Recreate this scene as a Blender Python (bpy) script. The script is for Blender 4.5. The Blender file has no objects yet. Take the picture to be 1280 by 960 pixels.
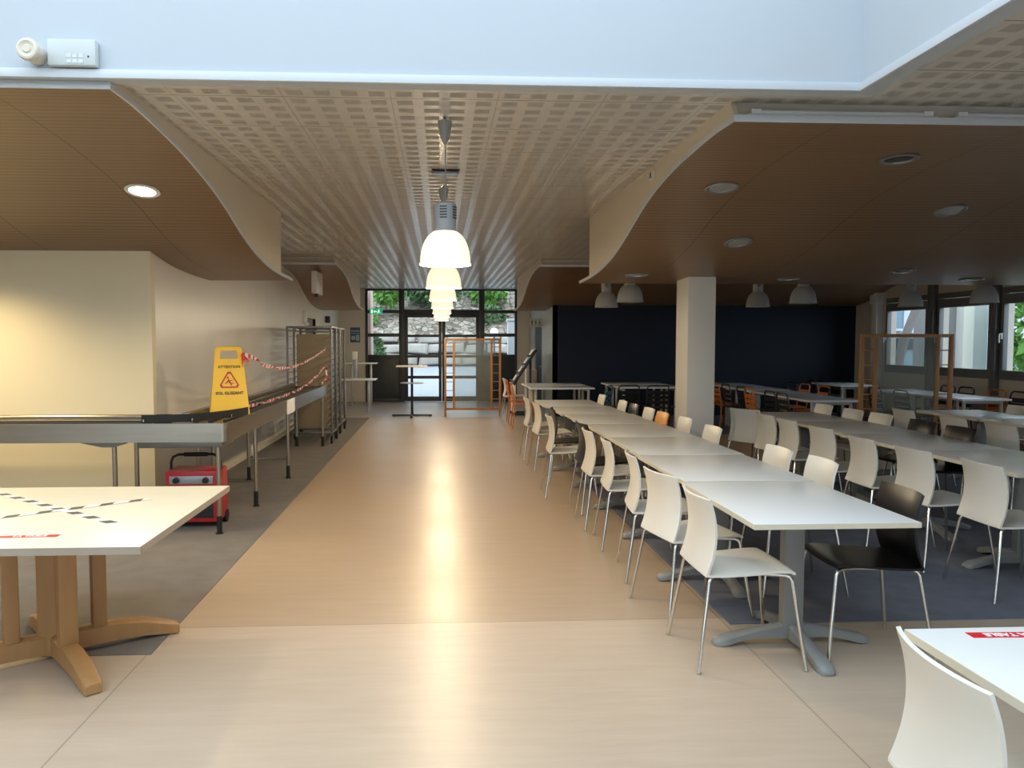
import bpy, bmesh, math, random
from mathutils import Vector, Matrix
R = math.radians
PI = math.pi
rnd = random.Random(7)
sc = bpy.context.scene
COL = sc.collection

# ------------------------------------------------------------------ materials
def nodes_of(name):
    m = bpy.data.materials.new(name); m.use_nodes = True
    nt = m.node_tree
    return m, nt, nt.nodes['Principled BSDF'], nt.nodes['Material Output']
def N(nt, t, **kw):
    n = nt.nodes.new(t)
    for k, v in kw.items(): setattr(n, k, v)
    return n
def M2(nt, op, a, b=None, c=None):
    n = nt.nodes.new('ShaderNodeMath'); n.operation = op
    for i, v in enumerate((a, b, c)):
        if v is None: continue
        if isinstance(v, (int, float)): n.inputs[i].default_value = v
        else: nt.links.new(v, n.inputs[i])
    return n.outputs[0]
def mixc(nt, f, a, b):
    n = nt.nodes.new('ShaderNodeMix'); n.data_type = 'RGBA'
    if isinstance(f, (int, float)): n.inputs[0].default_value = f
    else: nt.links.new(f, n.inputs[0])
    for i, v in ((6, a), (7, b)):
        if isinstance(v, tuple): n.inputs[i].default_value = (*v[:3], 1)
        else: nt.links.new(v, n.inputs[i])
    return n.outputs[2]
def mat(name, col, rough=.5, metal=0, var=.06, scale=8, spec=.5, coat=0, bump=0, stretch=None, var_scale2=None):
    """principled surface whose colour is broken up by a procedural noise"""
    m, nt, p, o = nodes_of(name)
    tc = N(nt, 'ShaderNodeTexCoord')
    src = tc.outputs['Object']
    if stretch:
        mp = N(nt, 'ShaderNodeMapping'); mp.inputs['Scale'].default_value = stretch
        nt.links.new(src, mp.inputs[0]); src = mp.outputs[0]
    no = N(nt, 'ShaderNodeTexNoise'); no.inputs['Scale'].default_value = scale; no.inputs['Detail'].default_value = 4
    nt.links.new(src, no.inputs['Vector'])
    lo = tuple(max(0, c*(1-var)) for c in col); hi = tuple(min(1, c*(1+var)) for c in col)
    nt.links.new(mixc(nt, no.outputs[0], lo, hi), p.inputs['Base Color'])
    p.inputs['Roughness'].default_value = rough; p.inputs['Metallic'].default_value = metal
    p.inputs['Specular IOR Level'].default_value = spec
    if coat: p.inputs['Coat Weight'].default_value = coat; p.inputs['Coat Roughness'].default_value = .1
    if bump:
        b = N(nt, 'ShaderNodeBump'); b.inputs['Strength'].default_value = bump; b.inputs['Distance'].default_value = .01
        nt.links.new(no.outputs[0], b.inputs['Height']); nt.links.new(b.outputs[0], p.inputs['Normal'])
    return m
def emit(name, col, s):
    m, nt, p, o = nodes_of(name)
    p.inputs['Base Color'].default_value = (*col, 1); p.inputs['Emission Color'].default_value = (*col, 1)
    no = N(nt, 'ShaderNodeTexNoise'); no.inputs['Scale'].default_value = 30
    nt.links.new(M2(nt, 'MULTIPLY_ADD', no.outputs[0], .1*s, s*.95), p.inputs['Emission Strength'])
    return m

M = {}
M['white_wall'] = mat('white_wall_paint', (.46, .505, .545), .6, scale=3, var=.015)
M['cream_wall'] = mat('cream_wall_paint', (.82, .735, .52), .55, scale=2, var=.03)
M['grey_wall'] = mat('grey_cream_wall_paint', (.76, .725, .66), .33, scale=1.6, var=.07)
M['beige_wall'] = mat('beige_wall_paint', (.60, .54, .46), .6, scale=2, var=.03)
M['navy'] = mat('navy_wall_paint', (.005, .010, .025), .55, scale=3, var=.15, spec=.3)
M['toilet_wall'] = mat('grey_satin_wall', (.34, .36, .36), .35, scale=2, var=.08)
M['white'] = mat('white_gloss_paint', (.82, .83, .83), .35, var=.02)
M['trim_white'] = mat('white_edge_trim', (.58, .62, .66), .3, var=.02)
M['column'] = mat('column_white_paint', (.74, .71, .65), .5, scale=3, var=.03)
M['chair_white'] = mat('white_laminate_shell', (.70, .68, .62), .33, var=.03, scale=5)
M['chair_black'] = mat('black_gloss_shell', (.006, .006, .008), .28, var=.2, spec=.4)
M['chair_orange'] = mat('orange_shell', (.75, .33, .04), .35, var=.05)
M['chrome'] = mat('chrome', (.72, .71, .68), .16, metal=1, var=.03)
M['steel'] = mat('brushed_stainless', (.42, .395, .34), .30, metal=1, var=.12, scale=3, stretch=(1, 1, 14))
M['steel_dark'] = mat('worn_stainless', (.24, .23, .215), .38, metal=1, var=.12, scale=5)
M['grey_metal'] = mat('grey_powder_coat', (.235, .24, .235), .42, var=.05)
M['alu'] = mat('satin_aluminium', (.42, .44, .46), .35, metal=.8, var=.05)
M['top_white'] = mat('white_laminate_top', (.76, .77, .76), .28, var=.02, scale=4)
M['top_grey'] = mat('pale_grey_laminate_top', (.50, .53, .57), .3, var=.03, scale=4)
M['edge_cream'] = mat('cream_edge_band', (.66, .60, .47), .45, var=.04)
M['black'] = mat('black_plastic', (.012, .012, .013), .4, var=.2)
M['rubber'] = mat('black_rubber', (.006, .006, .007), .6, var=.2)
M['black_metal'] = mat('black_lacquered_metal', (.010, .012, .017), .35, var=.15)
M['orange_metal'] = mat('orange_lacquered_metal', (.55, .17, .025), .38, var=.08)
M['teal_metal'] = mat('teal_lacquered_metal', (.05, .13, .17), .38, var=.08)
M['frame_dark'] = mat('anthracite_frame', (.028, .031, .034), .45, var=.1)
M['win_frame'] = mat('grey_window_frame', (.15, .148, .15), .4, var=.08)
M['panel_dark'] = mat('anthracite_panel', (.020, .024, .027), .5, var=.15)
M['beech'] = mat('beech_wood', (.37, .20, .08), .42, var=.16, scale=3, stretch=(9, 9, 1))
M['screen_wood'] = mat('pine_screen_wood', (.36, .17, .055), .5, var=.15, scale=3, stretch=(9, 9, 1))
M['top_wood'] = mat('pale_ash_top', (.70, .64, .49), .38, var=.07, scale=2.4, stretch=(1.2, 9, 9))
M['top_edge'] = mat('greyed_ash_edge', (.34, .28, .22), .5, var=.12, scale=6)
M['tan'] = mat('tan_board', (.36, .29, .19), .6, var=.06)
M['brown_door'] = mat('brown_door_paint', (.17, .135, .09), .5, var=.06)
M['red'] = mat('red_lacquer', (.42, .018, .025), .35, var=.06)
M['red_sticker'] = mat('red_sticker_film', (.62, .02, .03), .35, var=.04)
M['yellow'] = mat('yellow_plastic', (.82, .50, .008), .35, var=.03)
M['tape_red'] = mat('red_tape', (.58, .03, .03), .4, var=.06)
M['tape_white'] = mat('white_tape', (.80, .76, .74), .4, var=.04)
M['tape_dark'] = mat('dark_tape', (.055, .045, .045), .5, var=.1)
M['ivory'] = mat('ivory_plastic', (.66, .61, .50), .45, var=.03)
M['paper'] = mat('white_paper', (.82, .83, .85), .7, var=.02)
M['grille'] = mat('dark_grille', (.02, .022, .025), .5, var=.3, scale=60)
M['green_sign'] = emit('green_exit_panel', (.03, .42, .20), .55)
M['white_glow'] = emit('white_exit_pictogram', (.85, 1, .92), .9)
M['lamp_glow'] = emit('warm_lamp_shade', (1, .86, .62), .88)
M['bulb'] = emit('lamp_bulb', (1, .84, .58), 12)
M['down_glow'] = emit('lit_downlight_lens', (1, .88, .68), 9)
M['down_off'] = mat('unlit_downlight_lens', (.36, .38, .37), .2, var=.06)
M['dark_lens'] = mat('dark_downlight_lens', (.07, .06, .055), .2, var=.1)
M['poster'] = mat('blue_poster', (.03, .10, .16), .4, var=.3, scale=20)
M['poster_light'] = mat('pale_poster_print', (.35, .42, .45), .4, var=.2, scale=20)

def build_shade_off():
    m, nt, p, o = nodes_of('frosted_acrylic_shade')
    tc = N(nt, 'ShaderNodeTexNoise'); tc.inputs['Scale'].default_value = 20
    nt.links.new(mixc(nt, tc.outputs[0], (.40, .40, .39), (.50, .50, .48)), p.inputs['Base Color'])
    p.inputs['Roughness'].default_value = .3
    tr = N(nt, 'ShaderNodeBsdfTranslucent'); tr.inputs[0].default_value = (.5, .5, .5, 1)
    mx = N(nt, 'ShaderNodeMixShader'); mx.inputs[0].default_value = .35
    nt.links.new(p.outputs[0], mx.inputs[1]); nt.links.new(tr.outputs[0], mx.inputs[2]); nt.links.new(mx.outputs[0], o.inputs[0])
    return m
M['shade_off'] = build_shade_off()
def glass(name, tint, refl, haze=0, hazecol=(.5, .55, .55)):
    m, nt, p, o = nodes_of(name)
    nt.nodes.remove(p)
    t = N(nt, 'ShaderNodeBsdfTransparent'); t.inputs[0].default_value = (*tint, 1)
    g = N(nt, 'ShaderNodeBsdfGlossy'); g.inputs['Roughness'].default_value = .03
    no = N(nt, 'ShaderNodeTexNoise'); no.inputs['Scale'].default_value = 2
    f = N(nt, 'ShaderNodeFresnel'); f.inputs[0].default_value = 1.45
    mx = N(nt, 'ShaderNodeMixShader')
    gg = N(nt, 'ShaderNodeNewGeometry')
    nt.links.new(M2(nt, 'MULTIPLY', M2(nt, 'MULTIPLY', f.outputs[0], refl), M2(nt, 'SUBTRACT', 1, gg.outputs['Backfacing'])), mx.inputs[0])
    nt.links.new(t.outputs[0], mx.inputs[1]); nt.links.new(g.outputs[0], mx.inputs[2])
    out = mx.outputs[0]
    if haze:
        d = N(nt, 'ShaderNodeBsdfDiffuse'); d.inputs[0].default_value = (*hazecol, 1)
        m3 = N(nt, 'ShaderNodeMixShader')
        nt.links.new(M2(nt, 'MULTIPLY_ADD', no.outputs[0], haze*.3, haze*.85), m3.inputs[0])
        nt.links.new(out, m3.inputs[1]); nt.links.new(d.outputs[0], m3.inputs[2]); out = m3.outputs[0]
    nt.links.new(out, o.inputs[0])
    return m
M['glass'] = glass('window_glass', (.93, .95, .95), 1.0)
M['plexi'] = glass('scuffed_acrylic', (.84, .87, .86), 1.0, .15, (.50, .54, .52))

def floor_mat():
    m, nt, p, o = nodes_of('wood_look_vinyl')
    g = N(nt, 'ShaderNodeNewGeometry'); s = N(nt, 'ShaderNodeSeparateXYZ'); nt.links.new(g.outputs['Position'], s.inputs[0])
    mp = N(nt, 'ShaderNodeMapping'); mp.inputs['Scale'].default_value = (.9, 7, 1); nt.links.new(g.outputs['Position'], mp.inputs[0])
    n1 = N(nt, 'ShaderNodeTexNoise'); n1.inputs['Scale'].default_value = 2.2; n1.inputs['Detail'].default_value = 7; n1.inputs['Roughness'].default_value = .65
    nt.links.new(mp.outputs[0], n1.inputs['Vector'])
    n2 = N(nt, 'ShaderNodeTexNoise'); n2.inputs['Scale'].default_value = .9; n2.inputs['Detail'].default_value = 3
    nt.links.new(g.outputs['Position'], n2.inputs['Vector'])
    r = N(nt, 'ShaderNodeMapRange'); r.inputs[1].default_value = .15; r.inputs[2].default_value = .85; nt.links.new(n1.outputs[0], r.inputs[0])
    c = mixc(nt, r.outputs[0], (.41, .318, .238), (.53, .43, .335))
    c = mixc(nt, M2(nt, 'MULTIPLY', n2.outputs[0], .5), c, (.46, .365, .268))
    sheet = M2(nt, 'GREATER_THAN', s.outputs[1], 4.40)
    c = mixc(nt, M2(nt, 'MULTIPLY', sheet, .34), c, (.25, .165, .08))  # second sheet differs slightly; extra darkening paints in the corridor's dimmer light
    # welded seams of the vinyl sheets
    def line(v, at, w): return M2(nt, 'LESS_THAN', M2(nt, 'ABSOLUTE', M2(nt, 'SUBTRACT', v, at)), w)
    seam = M2(nt, 'MAXIMUM', line(s.outputs[1], 4.40, .004), M2(nt, 'MAXIMUM', line(s.outputs[0], 1.63, .004), line(s.outputs[0], -1.52, .004)))
    c = mixc(nt, M2(nt, 'MULTIPLY', seam, .45), c, (.10, .07, .045))
    # greyish mat zone inside the entrance
    mat_zone = M2(nt, 'GREATER_THAN', s.outputs[1], 16.6)
    c = mixc(nt, mat_zone, c, (.27, .245, .225))
    nt.links.new(c, p.inputs['Base Color'])
    rr = N(nt, 'ShaderNodeMapRange'); rr.inputs[3].default_value = .27; rr.inputs[4].default_value = .42; p.inputs['Specular IOR Level'].default_value = .36; nt.links.new(n2.outputs[0], rr.inputs[0])
    nt.links.new(rr.outputs[0], p.inputs['Roughness'])
    return m
M['floor'] = floor_mat()
M['carpet_taupe'] = mat('taupe_needle_carpet', (.165, .155, .148), .95, var=.22, scale=5, spec=.1, bump=.3)
M['carpet_blue'] = mat('slate_blue_needle_carpet', (.165, .175, .215), .95, var=.25, scale=7, spec=.1, bump=.3)

def ceiling_mat():
    """600 mm plaster tiles: glossy solid strips between squares of perforation"""
    m, nt, p, o = nodes_of('perforated_ceiling_tiles')
    g = N(nt, 'ShaderNodeNewGeometry'); s = N(nt, 'ShaderNodeSeparateXYZ'); nt.links.new(g.outputs['Position'], s.inputs[0])
    def fr(v, off, per): return M2(nt, 'FRACT', M2(nt, 'DIVIDE', M2(nt, 'SUBTRACT', v, off), per))
    T = .62
    def inside(v, off, lo, hi):
        f = fr(v, off, T/4)
        return M2(nt, 'MULTIPLY', M2(nt, 'GREATER_THAN', f, lo), M2(nt, 'LESS_THAN', f, hi))
    patch = M2(nt, 'MULTIPLY', inside(s.outputs[0], -.28-20*T, .20, .80), inside(s.outputs[1], 4.61-20*T, .22, .80))
    def joint(v, off):
        f = fr(v, off-20*T, T); d = M2(nt, 'ABSOLUTE', M2(nt, 'SUBTRACT', f, .5))
        return M2(nt, 'GREATER_THAN', d, .5-.006)
    j = M2(nt, 'MAXIMUM', M2(nt, 'MULTIPLY', joint(s.outputs[0], -.28), .35), joint(s.outputs[1], 4.61))
    no = N(nt, 'ShaderNodeTexNoise'); no.inputs['Scale'].default_value = 1.2; nt.links.new(g.outputs['Position'], no.inputs[0])
    base = mixc(nt, no.outputs[0], (.58, .56, .52), (.66, .64, .60))
    c = mixc(nt, patch, base, (.39, .37, .34))
    c = mixc(nt, M2(nt, 'MULTIPLY', j, .7), c, (.13, .11, .09))
    nt.links.new(c, p.inputs['Base Color'])
    nt.links.new(M2(nt, 'MULTIPLY_ADD', patch, .45, .22), p.inputs['Roughness'])
    nt.links.new(M2(nt, 'MULTIPLY_ADD', patch, -.45, .6), p.inputs['Specular IOR Level'])
    return m
M['ceiling'] = ceiling_mat()
def slat_mat():
    """fine grooved wood acoustic panel, grooves across the room"""
    m, nt, p, o = nodes_of('grooved_wood_panel')
    g = N(nt, 'ShaderNodeNewGeometry'); s = N(nt, 'ShaderNodeSeparateXYZ'); nt.links.new(g.outputs['Position'], s.inputs[0])
    mp = N(nt, 'ShaderNodeMapping'); mp.inputs['Scale'].default_value = (.8, 30, 1); nt.links.new(g.outputs['Position'], mp.inputs[0])
    no = N(nt, 'ShaderNodeTexNoise'); no.inputs['Scale'].default_value = 1.2; no.inputs['Detail'].default_value = 4; nt.links.new(mp.outputs[0], no.inputs[0])
    c = mixc(nt, no.outputs[0], (.215, .128, .068), (.285, .178, .10))
    f = M2(nt, 'FRACT', M2(nt, 'DIVIDE', M2(nt, 'ADD', s.outputs[1], 50), .06))
    groove = M2(nt, 'LESS_THAN', f, .28)
    c = mixc(nt, M2(nt, 'MULTIPLY', groove, .42), c, (.06, .032, .015))
    sx = M2(nt, 'ABSOLUTE', M2(nt, 'SUBTRACT', M2(nt, 'FRACT', M2(nt, 'DIVIDE', M2(nt, 'ADD', s.outputs[0], 50+.42), 1.2)), .5))
    seam = M2(nt, 'GREATER_THAN', sx, .4965)
    c = mixc(nt, M2(nt, 'MULTIPLY', seam, .75), c, (.03, .012, .006))
    nt.links.new(c, p.inputs['Base Color']); p.inputs['Roughness'].default_value = .36
    return m
M['slat'] = slat_mat()

# outdoors
M['asphalt'] = mat('pale_asphalt', (.34, .35, .38), .9, var=.12, scale=1.5)
def bank_mat():
    m, nt, p, o = nodes_of('rubble_bank')
    tc = N(nt, 'ShaderNodeTexCoord'); v = N(nt, 'ShaderNodeTexVoronoi'); v.inputs['Scale'].default_value = 3.2; v.feature = 'F1'
    nt.links.new(tc.outputs['Object'], v.inputs['Vector'])
    e = N(nt, 'ShaderNodeTexVoronoi'); e.feature = 'DISTANCE_TO_EDGE'; e.inputs['Scale'].default_value = 3.2; nt.links.new(tc.outputs['Object'], e.inputs['Vector'])
    sp = N(nt, 'ShaderNodeSeparateColor'); nt.links.new(v.outputs['Color'], sp.inputs[0])
    c = mixc(nt, sp.outputs[0], (.10, .075, .05), (.36, .31, .25))
    c = mixc(nt, M2(nt, 'LESS_THAN', e.outputs[0], .05), c, (.04, .032, .022))
    nt.links.new(c, p.inputs['Base Color']); p.inputs['Roughness'].default_value = .95
    return m
M['bank'] = bank_mat()
M['joint_dark'] = mat('dark_earth_joint', (.05, .042, .032), .95, var=.3)
M['stone'] = mat('pale_boulder_stone', (.42, .38, .33), .9, var=.35, scale=1.3)
M['bark'] = mat('grey_bark', (.19, .165, .155), .9, var=.4, scale=9, stretch=(4, 4, 1))
M['leaf'] = mat('bright_leaves', (.13, .30, .05), .6, var=.5, scale=3)
M['leaf_dark'] = mat('dark_leaves', (.07, .14, .05), .65, var=.5, scale=3)
M['leaf_olive'] = mat('olive_leaves', (.26, .28, .08), .65, var=.5, scale=3)
M['render_white'] = mat('white_render', (.56, .58, .60), .8, var=.03)
M['render_grey'] = mat('grey_render', (.20, .195, .19), .8, var=.05)
M['pink_pier'] = mat('pink_render', (.55, .38, .34), .8, var=.06)
M['car_blue'] = mat('pale_blue_car_paint', (.24, .33, .40), .35, var=.03, coat=.6)
M['dark_glass'] = mat('dark_car_glass', (.03, .045, .05), .08, var=.1)
M['pane_blue'] = mat('bluish_facade_glass', (.14, .22, .30), .1, var=.1)

# ------------------------------------------------------------------ mesh helper
class MB:
    def __init__(s): s.v = []; s.f = []; s.m = []; s.mi = 0
    def add(s, vs, fs, mi=None):
        b = len(s.v); s.v.extend([tuple(v) for v in vs])
        for f in fs: s.f.append(tuple(b+i for i in f)); s.m.append(s.mi if mi is None else mi)
        return s
    def box(s, x0, x1, y0, y1, z0, z1, mi=None, mx=None):
        vs = [Vector((x, y, z)) for x in (x0, x1) for y in (y0, y1) for z in (z0, z1)]
        if mx is not None: vs = [mx @ v for v in vs]
        return s.add(vs, [(0, 1, 3, 2), (4, 6, 7, 5), (0, 4, 5, 1), (2, 3, 7, 6), (0, 2, 6, 4), (1, 5, 7, 3)], mi)
    def tube(s, pts, r, n=8, mi=None, closed=False, cap=True):
        P = [Vector(p) for p in pts]; rs = r if isinstance(r, (list, tuple)) else [r]*len(P)
        up = None; vs = []; k = len(P)
        for i, p in enumerate(P):
            if closed: t = (P[(i+1) % k]-P[i-1]).normalized()
            else: t = (P[min(i+1, k-1)]-P[max(i-1, 0)]).normalized()
            if up is None:
                up = Vector((0, 0, 1)) if abs(t.z) < .9 else Vector((1, 0, 0))
            a = (up - t*up.dot(t)).normalized(); up = a; b = t.cross(a)
            for j in range(n):
                q = 2*PI*j/n; vs.append(p+(a*math.cos(q)+b*math.sin(q))*rs[i])
        fs = []
        for i in range(k if closed else k-1):
            for j in range(n):
                a0 = i*n+j; a1 = i*n+(j+1) % n; b0 = ((i+1) % k)*n+j; b1 = ((i+1) % k)*n+(j+1) % n
                fs.append((a0, a1, b1, b0))
        if cap and not closed: fs += [tuple(range(n))[::-1], tuple((k-1)*n+j for j in range(n))]
        return s.add(vs, fs, mi)
    def cyl(s, p0, p1, r, n=16, mi=None): return s.tube([p0, p1], r, n, mi)
    def lathe(s, prof, c=(0, 0, 0), n=32, mi=None, mx=None, ribs=0, ribd=0):
        vs = []; k = len(prof)
        for (r, z) in prof:
            for j in range(n):
                q = 2*PI*j/n; rr = r*(1+ribd*(1 if ribs and j % 2 else 0))
                v = Vector((rr*math.cos(q), rr*math.sin(q), z))
                if mx is not None: v = mx @ v
                vs.append(v+Vector(c))
        fs = [(i*n+j, i*n+(j+1) % n, (i+1)*n+(j+1) % n, (i+1)*n+j) for i in range(k-1) for j in range(n)]
        return s.add(vs, fs, mi)
    def disc(s, c, r, n=24, mi=None, mx=None, h=.004):
        return s.lathe([(.0001, 0), (r, 0), (r, h), (.0001, h)], c, n, mi, mx)
    def prism(s, poly, axis, a, b, mi=None):
        n = len(poly)
        def P(u, w, t): return {'x': (t, u, w), 'y': (u, t, w), 'z': (u, w, t)}[axis]
        vs = [P(u, w, a) for u, w in poly]+[P(u, w, b) for u, w in poly]
        fs = [tuple(range(n))[::-1], tuple(range(n, 2*n))]+[(i, (i+1) % n, n+(i+1) % n, n+i) for i in range(n)]
        return s.add(vs, fs, mi)
    def loft(s, secs, mi=None):
        """secs: lists of equally many points; capped"""
        n = len(secs[0]); vs = [p for q in secs for p in q]
        fs = [(i*n+j, i*n+(j+1) % n, (i+1)*n+(j+1) % n, (i+1)*n+j) for i in range(len(secs)-1) for j in range(n)]
        fs += [tuple(range(n))[::-1], tuple((len(secs)-1)*n+j for j in range(n))]
        return s.add(vs, fs, mi)
    def sheet(s, rows, mi=None):
        n = len(rows[0]); vs = [p for q in rows for p in q]
        return s.add(vs, [(i*n+j, i*n+j+1, (i+1)*n+j+1, (i+1)*n+j) for i in range(len(rows)-1) for j in range(n-1)], mi)
    def build(s, name, mats, parent=None, bevel=0, smooth=True, solid=0, loc=None, angle=38):
        me = bpy.data.meshes.new(name); me.from_pydata(s.v, [], s.f)
        for k in (mats if isinstance(mats, (list, tuple)) else [mats]): me.materials.append(M[k] if isinstance(k, str) else k)
        for p, i in zip(me.polygons, s.m): p.material_index = i
        bm = bmesh.new(); bm.from_mesh(me)
        if solid:
            bmesh.ops.recalc_face_normals(bm, faces=bm.faces)
            bmesh.ops.solidify(bm, geom=bm.faces[:], thickness=solid)
        bmesh.ops.recalc_face_normals(bm, faces=bm.faces)
        if bevel:
            es = [e for e in bm.edges if len(e.link_faces) == 2 and e.calc_face_angle(0) > R(40)]
            bmesh.ops.bevel(bm, geom=es, offset=bevel, segments=2, affect='EDGES', profile=.6)
        bm.to_mesh(me); bm.free()
        if smooth:
            me.polygons.foreach_set('use_smooth', [True]*len(me.polygons)); me.set_sharp_from_angle(angle=R(angle))
        o = bpy.data.objects.new(name, me); COL.objects.link(o)
        if loc: o.location = loc
        if parent is not None: o.parent = parent
        return o
def tag(o, label, cat, group=None, kind=None):
    o['label'] = label; o['category'] = cat
    if group: o['group'] = group
    if kind: o['kind'] = kind
    return o
def thing(name, label, cat, loc=(0, 0, 0), rz=0, group=None, kind=None):
    o = bpy.data.objects.new(name, None); COL.objects.link(o); o.location = loc; o.rotation_euler = (0, 0, R(rz))
    o.empty_display_size = .1
    return tag(o, label, cat, group, kind)
def structure(o, label, cat): return tag(o, label, cat, None, 'structure')
def dup(root, loc, rz, label):
    r = root.copy(); COL.objects.link(r); r.location = loc; r.rotation_euler = (0, 0, R(rz)); r['label'] = label
    for ch in list(root.children):
        c = ch.copy(); COL.objects.link(c); c.parent = r
        for g in list(ch.children):
            d = g.copy(); COL.objects.link(d); d.parent = c
    return r
def text(body, name, size, m, parent=None, mx=None, bold=.012, ax='CENTER'):
    cu = bpy.data.curves.new(name, 'FONT'); cu.body = body; cu.size = size; cu.align_x = ax; cu.align_y = 'CENTER'
    cu.offset = bold*size; cu.extrude = .0006; cu.resolution_u = 3
    t = bpy.data.objects.new(name, cu); COL.objects.link(t)
    bpy.context.view_layer.update()
    me = bpy.data.meshes.new_from_object(t.evaluated_get(bpy.context.evaluated_depsgraph_get()))
    bpy.data.objects.remove(t)
    me.materials.clear(); me.materials.append(M[m])
    if mx is not None: me.transform(mx)
    o = bpy.data.objects.new(name, me); COL.objects.link(o)
    if parent is not None: o.parent = parent
    return o
def interp(x, xs, ys):
    """smooth (Catmull-Rom / Hermite) interpolation"""
    n = len(xs)
    if x <= xs[0]: return ys[0]
    if x >= xs[-1]: return ys[-1]
    i = max(k for k in range(n-1) if xs[k] <= x)
    def sl(k):
        a, b = max(k-1, 0), min(k+1, n-1); return (ys[b]-ys[a])/(xs[b]-xs[a])
    h = xs[i+1]-xs[i]; t = (x-xs[i])/h
    return ((2*t**3-3*t**2+1)*ys[i]+(t**3-2*t**2+t)*h*sl(i)+(-2*t**3+3*t**2)*ys[i+1]+(t**3-t**2)*h*sl(i+1))

# ------------------------------------------------------------------ room shell
CZ = 3.03            # ceiling height
XW, YN, YE = 9.15, 16.7, 21.0
XL, YC = -2.69, 7.42
XT = 2.44
b = MB(); b.box(-9, XW+.2, -3, YE+.15, -.12, 0)
structure(b.build('floor', 'floor', smooth=False), 'glossy beige wood look vinyl floor with welded seams', 'floor')
b = MB(); b.box(-9, -1.5, 4.02, 16.6, 0, .004)
structure(b.build('carpet', 'carpet_taupe', smooth=False), 'taupe grey carpet along the left counter', 'carpet')
b = MB(); b.box(1.655, XW, 4.29, 9.5, 0, .004); b.box(XT, XW, 13.3, YN, 0, .004)
structure(b.build('carpet', 'carpet_blue', smooth=False), 'slate blue carpet under the rows of dining tables', 'carpet')
YA, XA = 4.22, 2.31   # edges of the light well
b = MB(); b.box(-9, XW+.2, YA+.1, YE+.15, CZ, CZ+.12); b.box(XA+.1, XW+.2, -3, YA+.1, CZ, CZ+.12); b.box(-9, -6.1, -3, YA+.1, CZ, CZ+.12)
structure(b.build('ceiling', 'ceiling', smooth=False), 'low ceiling of square perforated tiles with glossy strips', 'ceiling')
ZT = 4.7
b = MB(); b.box(-6, XA+.1, YA, YA+.1, 2.99, ZT); structure(b.build('wall_atrium_front', 'white_wall', smooth=False), 'bright white upper wall of the light well facing the camera', 'wall')
b = MB(); b.box(XA, XA+.1, -3, YA, 2.99, ZT); structure(b.build('wall_atrium_right', 'white_wall', smooth=False), 'white upper wall at the right of the light well', 'wall')
b = MB(); b.box(-6.1, -6, -3, YA+.1, CZ, ZT); structure(b.build('wall_atrium_left', 'white_wall', smooth=False), 'white upper wall at the left of the light well', 'wall')
b = MB(); b.box(-9, -5.5, -3.1, -3, 0, ZT); b.box(6.5, XW+.2, -3.1, -3, 0, ZT); b.box(-5.5, 6.5, -3.1, -3, 2.3, ZT); b.box(-5.5, 6.5, -3.1, -3, 0, .9)
structure(b.build('wall_back', 'white_wall', smooth=False), 'white wall around the added glazed front behind the camera', 'wall')
g = thing('window_10', 'wide unseen glazed front added behind the camera for fill daylight', 'window', kind='structure')  # unseen glazing, put in to send frontal daylight into the room
b = MB()
for k in range(9): b.box(-5.5+k*1.5-.03, -5.5+k*1.5+.03, -3.08, -3.02, .9, 2.3)
b.box(-5.5, 6.5, -3.08, -3.02, .9, .96); b.box(-5.5, 6.5, -3.08, -3.02, 2.24, 2.3); b.build('window_frame', 'frame_dark', g)
for k in range(8):
    b = MB(); b.box(-5.5+k*1.5, -4.0+k*1.5, -3.055, -3.045, .9, 2.3); b.build('pane', 'glass', g, smooth=False)
b = MB(); b.box(-60, 60, -40, -3.1, -.14, -.02); structure(b.build('ground', 'asphalt', smooth=False), 'asphalt yard behind the camera', 'ground')
b = MB(); b.box(-9.1, -9, -3, YE, 0, CZ); structure(b.build('wall_far_left', 'cream_wall', smooth=False), 'cream wall at the far left of the servery', 'wall')
b = MB(); b.box(-6, XA, YA-.022, YA, 2.985, 3.03); b.box(XA-.022, XA, -3, YA-.022, 2.985, 3.03)
structure(b.build('trim_1', 'trim_white', bevel=.003), 'white corner bead along the lower edge of the light well', 'trim')
b = MB(); b.box(-9, XL, YC, YC+.1, 0, CZ); structure(b.build('wall_left_front', 'cream_wall', smooth=False), 'cream wall facing the camera behind the counter', 'wall')
# left corridor wall with a doorway
DY0, DY1, DZ = 15.85, 16.95, 2.10
b = MB(); b.box(XL-.1, XL, YC+.1, DY0, 0, CZ); b.box(XL-.1, XL, DY1, YE, 0, CZ); b.box(XL-.1, XL, DY0, DY1, DZ, CZ)
structure(b.build('wall_left', 'grey_wall', smooth=False), 'smudged greyish cream corridor wall at left', 'wall')
d = thing('door_3', 'brown door in the left corridor wall behind the trolleys', 'door', kind='structure')
b = MB(); b.box(XL-.08, XL-.04, DY0, DY1, 0, DZ); b.build('leaf', 'brown_door', d, smooth=False)
b = MB(); b.box(XL-.1, XL+.015, DY0-.06, DY0, 0, DZ+.06); b.box(XL-.1, XL+.015, DY1, DY1+.06, 0, DZ+.06); b.box(XL-.1, XL+.015, DY0, DY1, DZ, DZ+.06)
b.build('door_frame', 'ivory', d, bevel=.004)
b = MB(); b.cyl((XL-.05, DY0+.09, 1.02), (XL+.03, DY0+.09, 1.02), .012, 10); b.cyl((XL+.03, DY0+.09, 1.02), (XL+.03, DY0+.21, 1.02), .010, 10); b.build('handle', 'chrome', d)
b = MB(); b.box(XL, XL+.016, YC, DY0-.06, 0, .10); b.box(XL, XL+.016, DY1+.06, YE, 0, .10)
structure(b.build('baseboard_left', 'ivory', bevel=.003), 'pale baseboard along the left corridor wall', 'baseboard')
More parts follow.
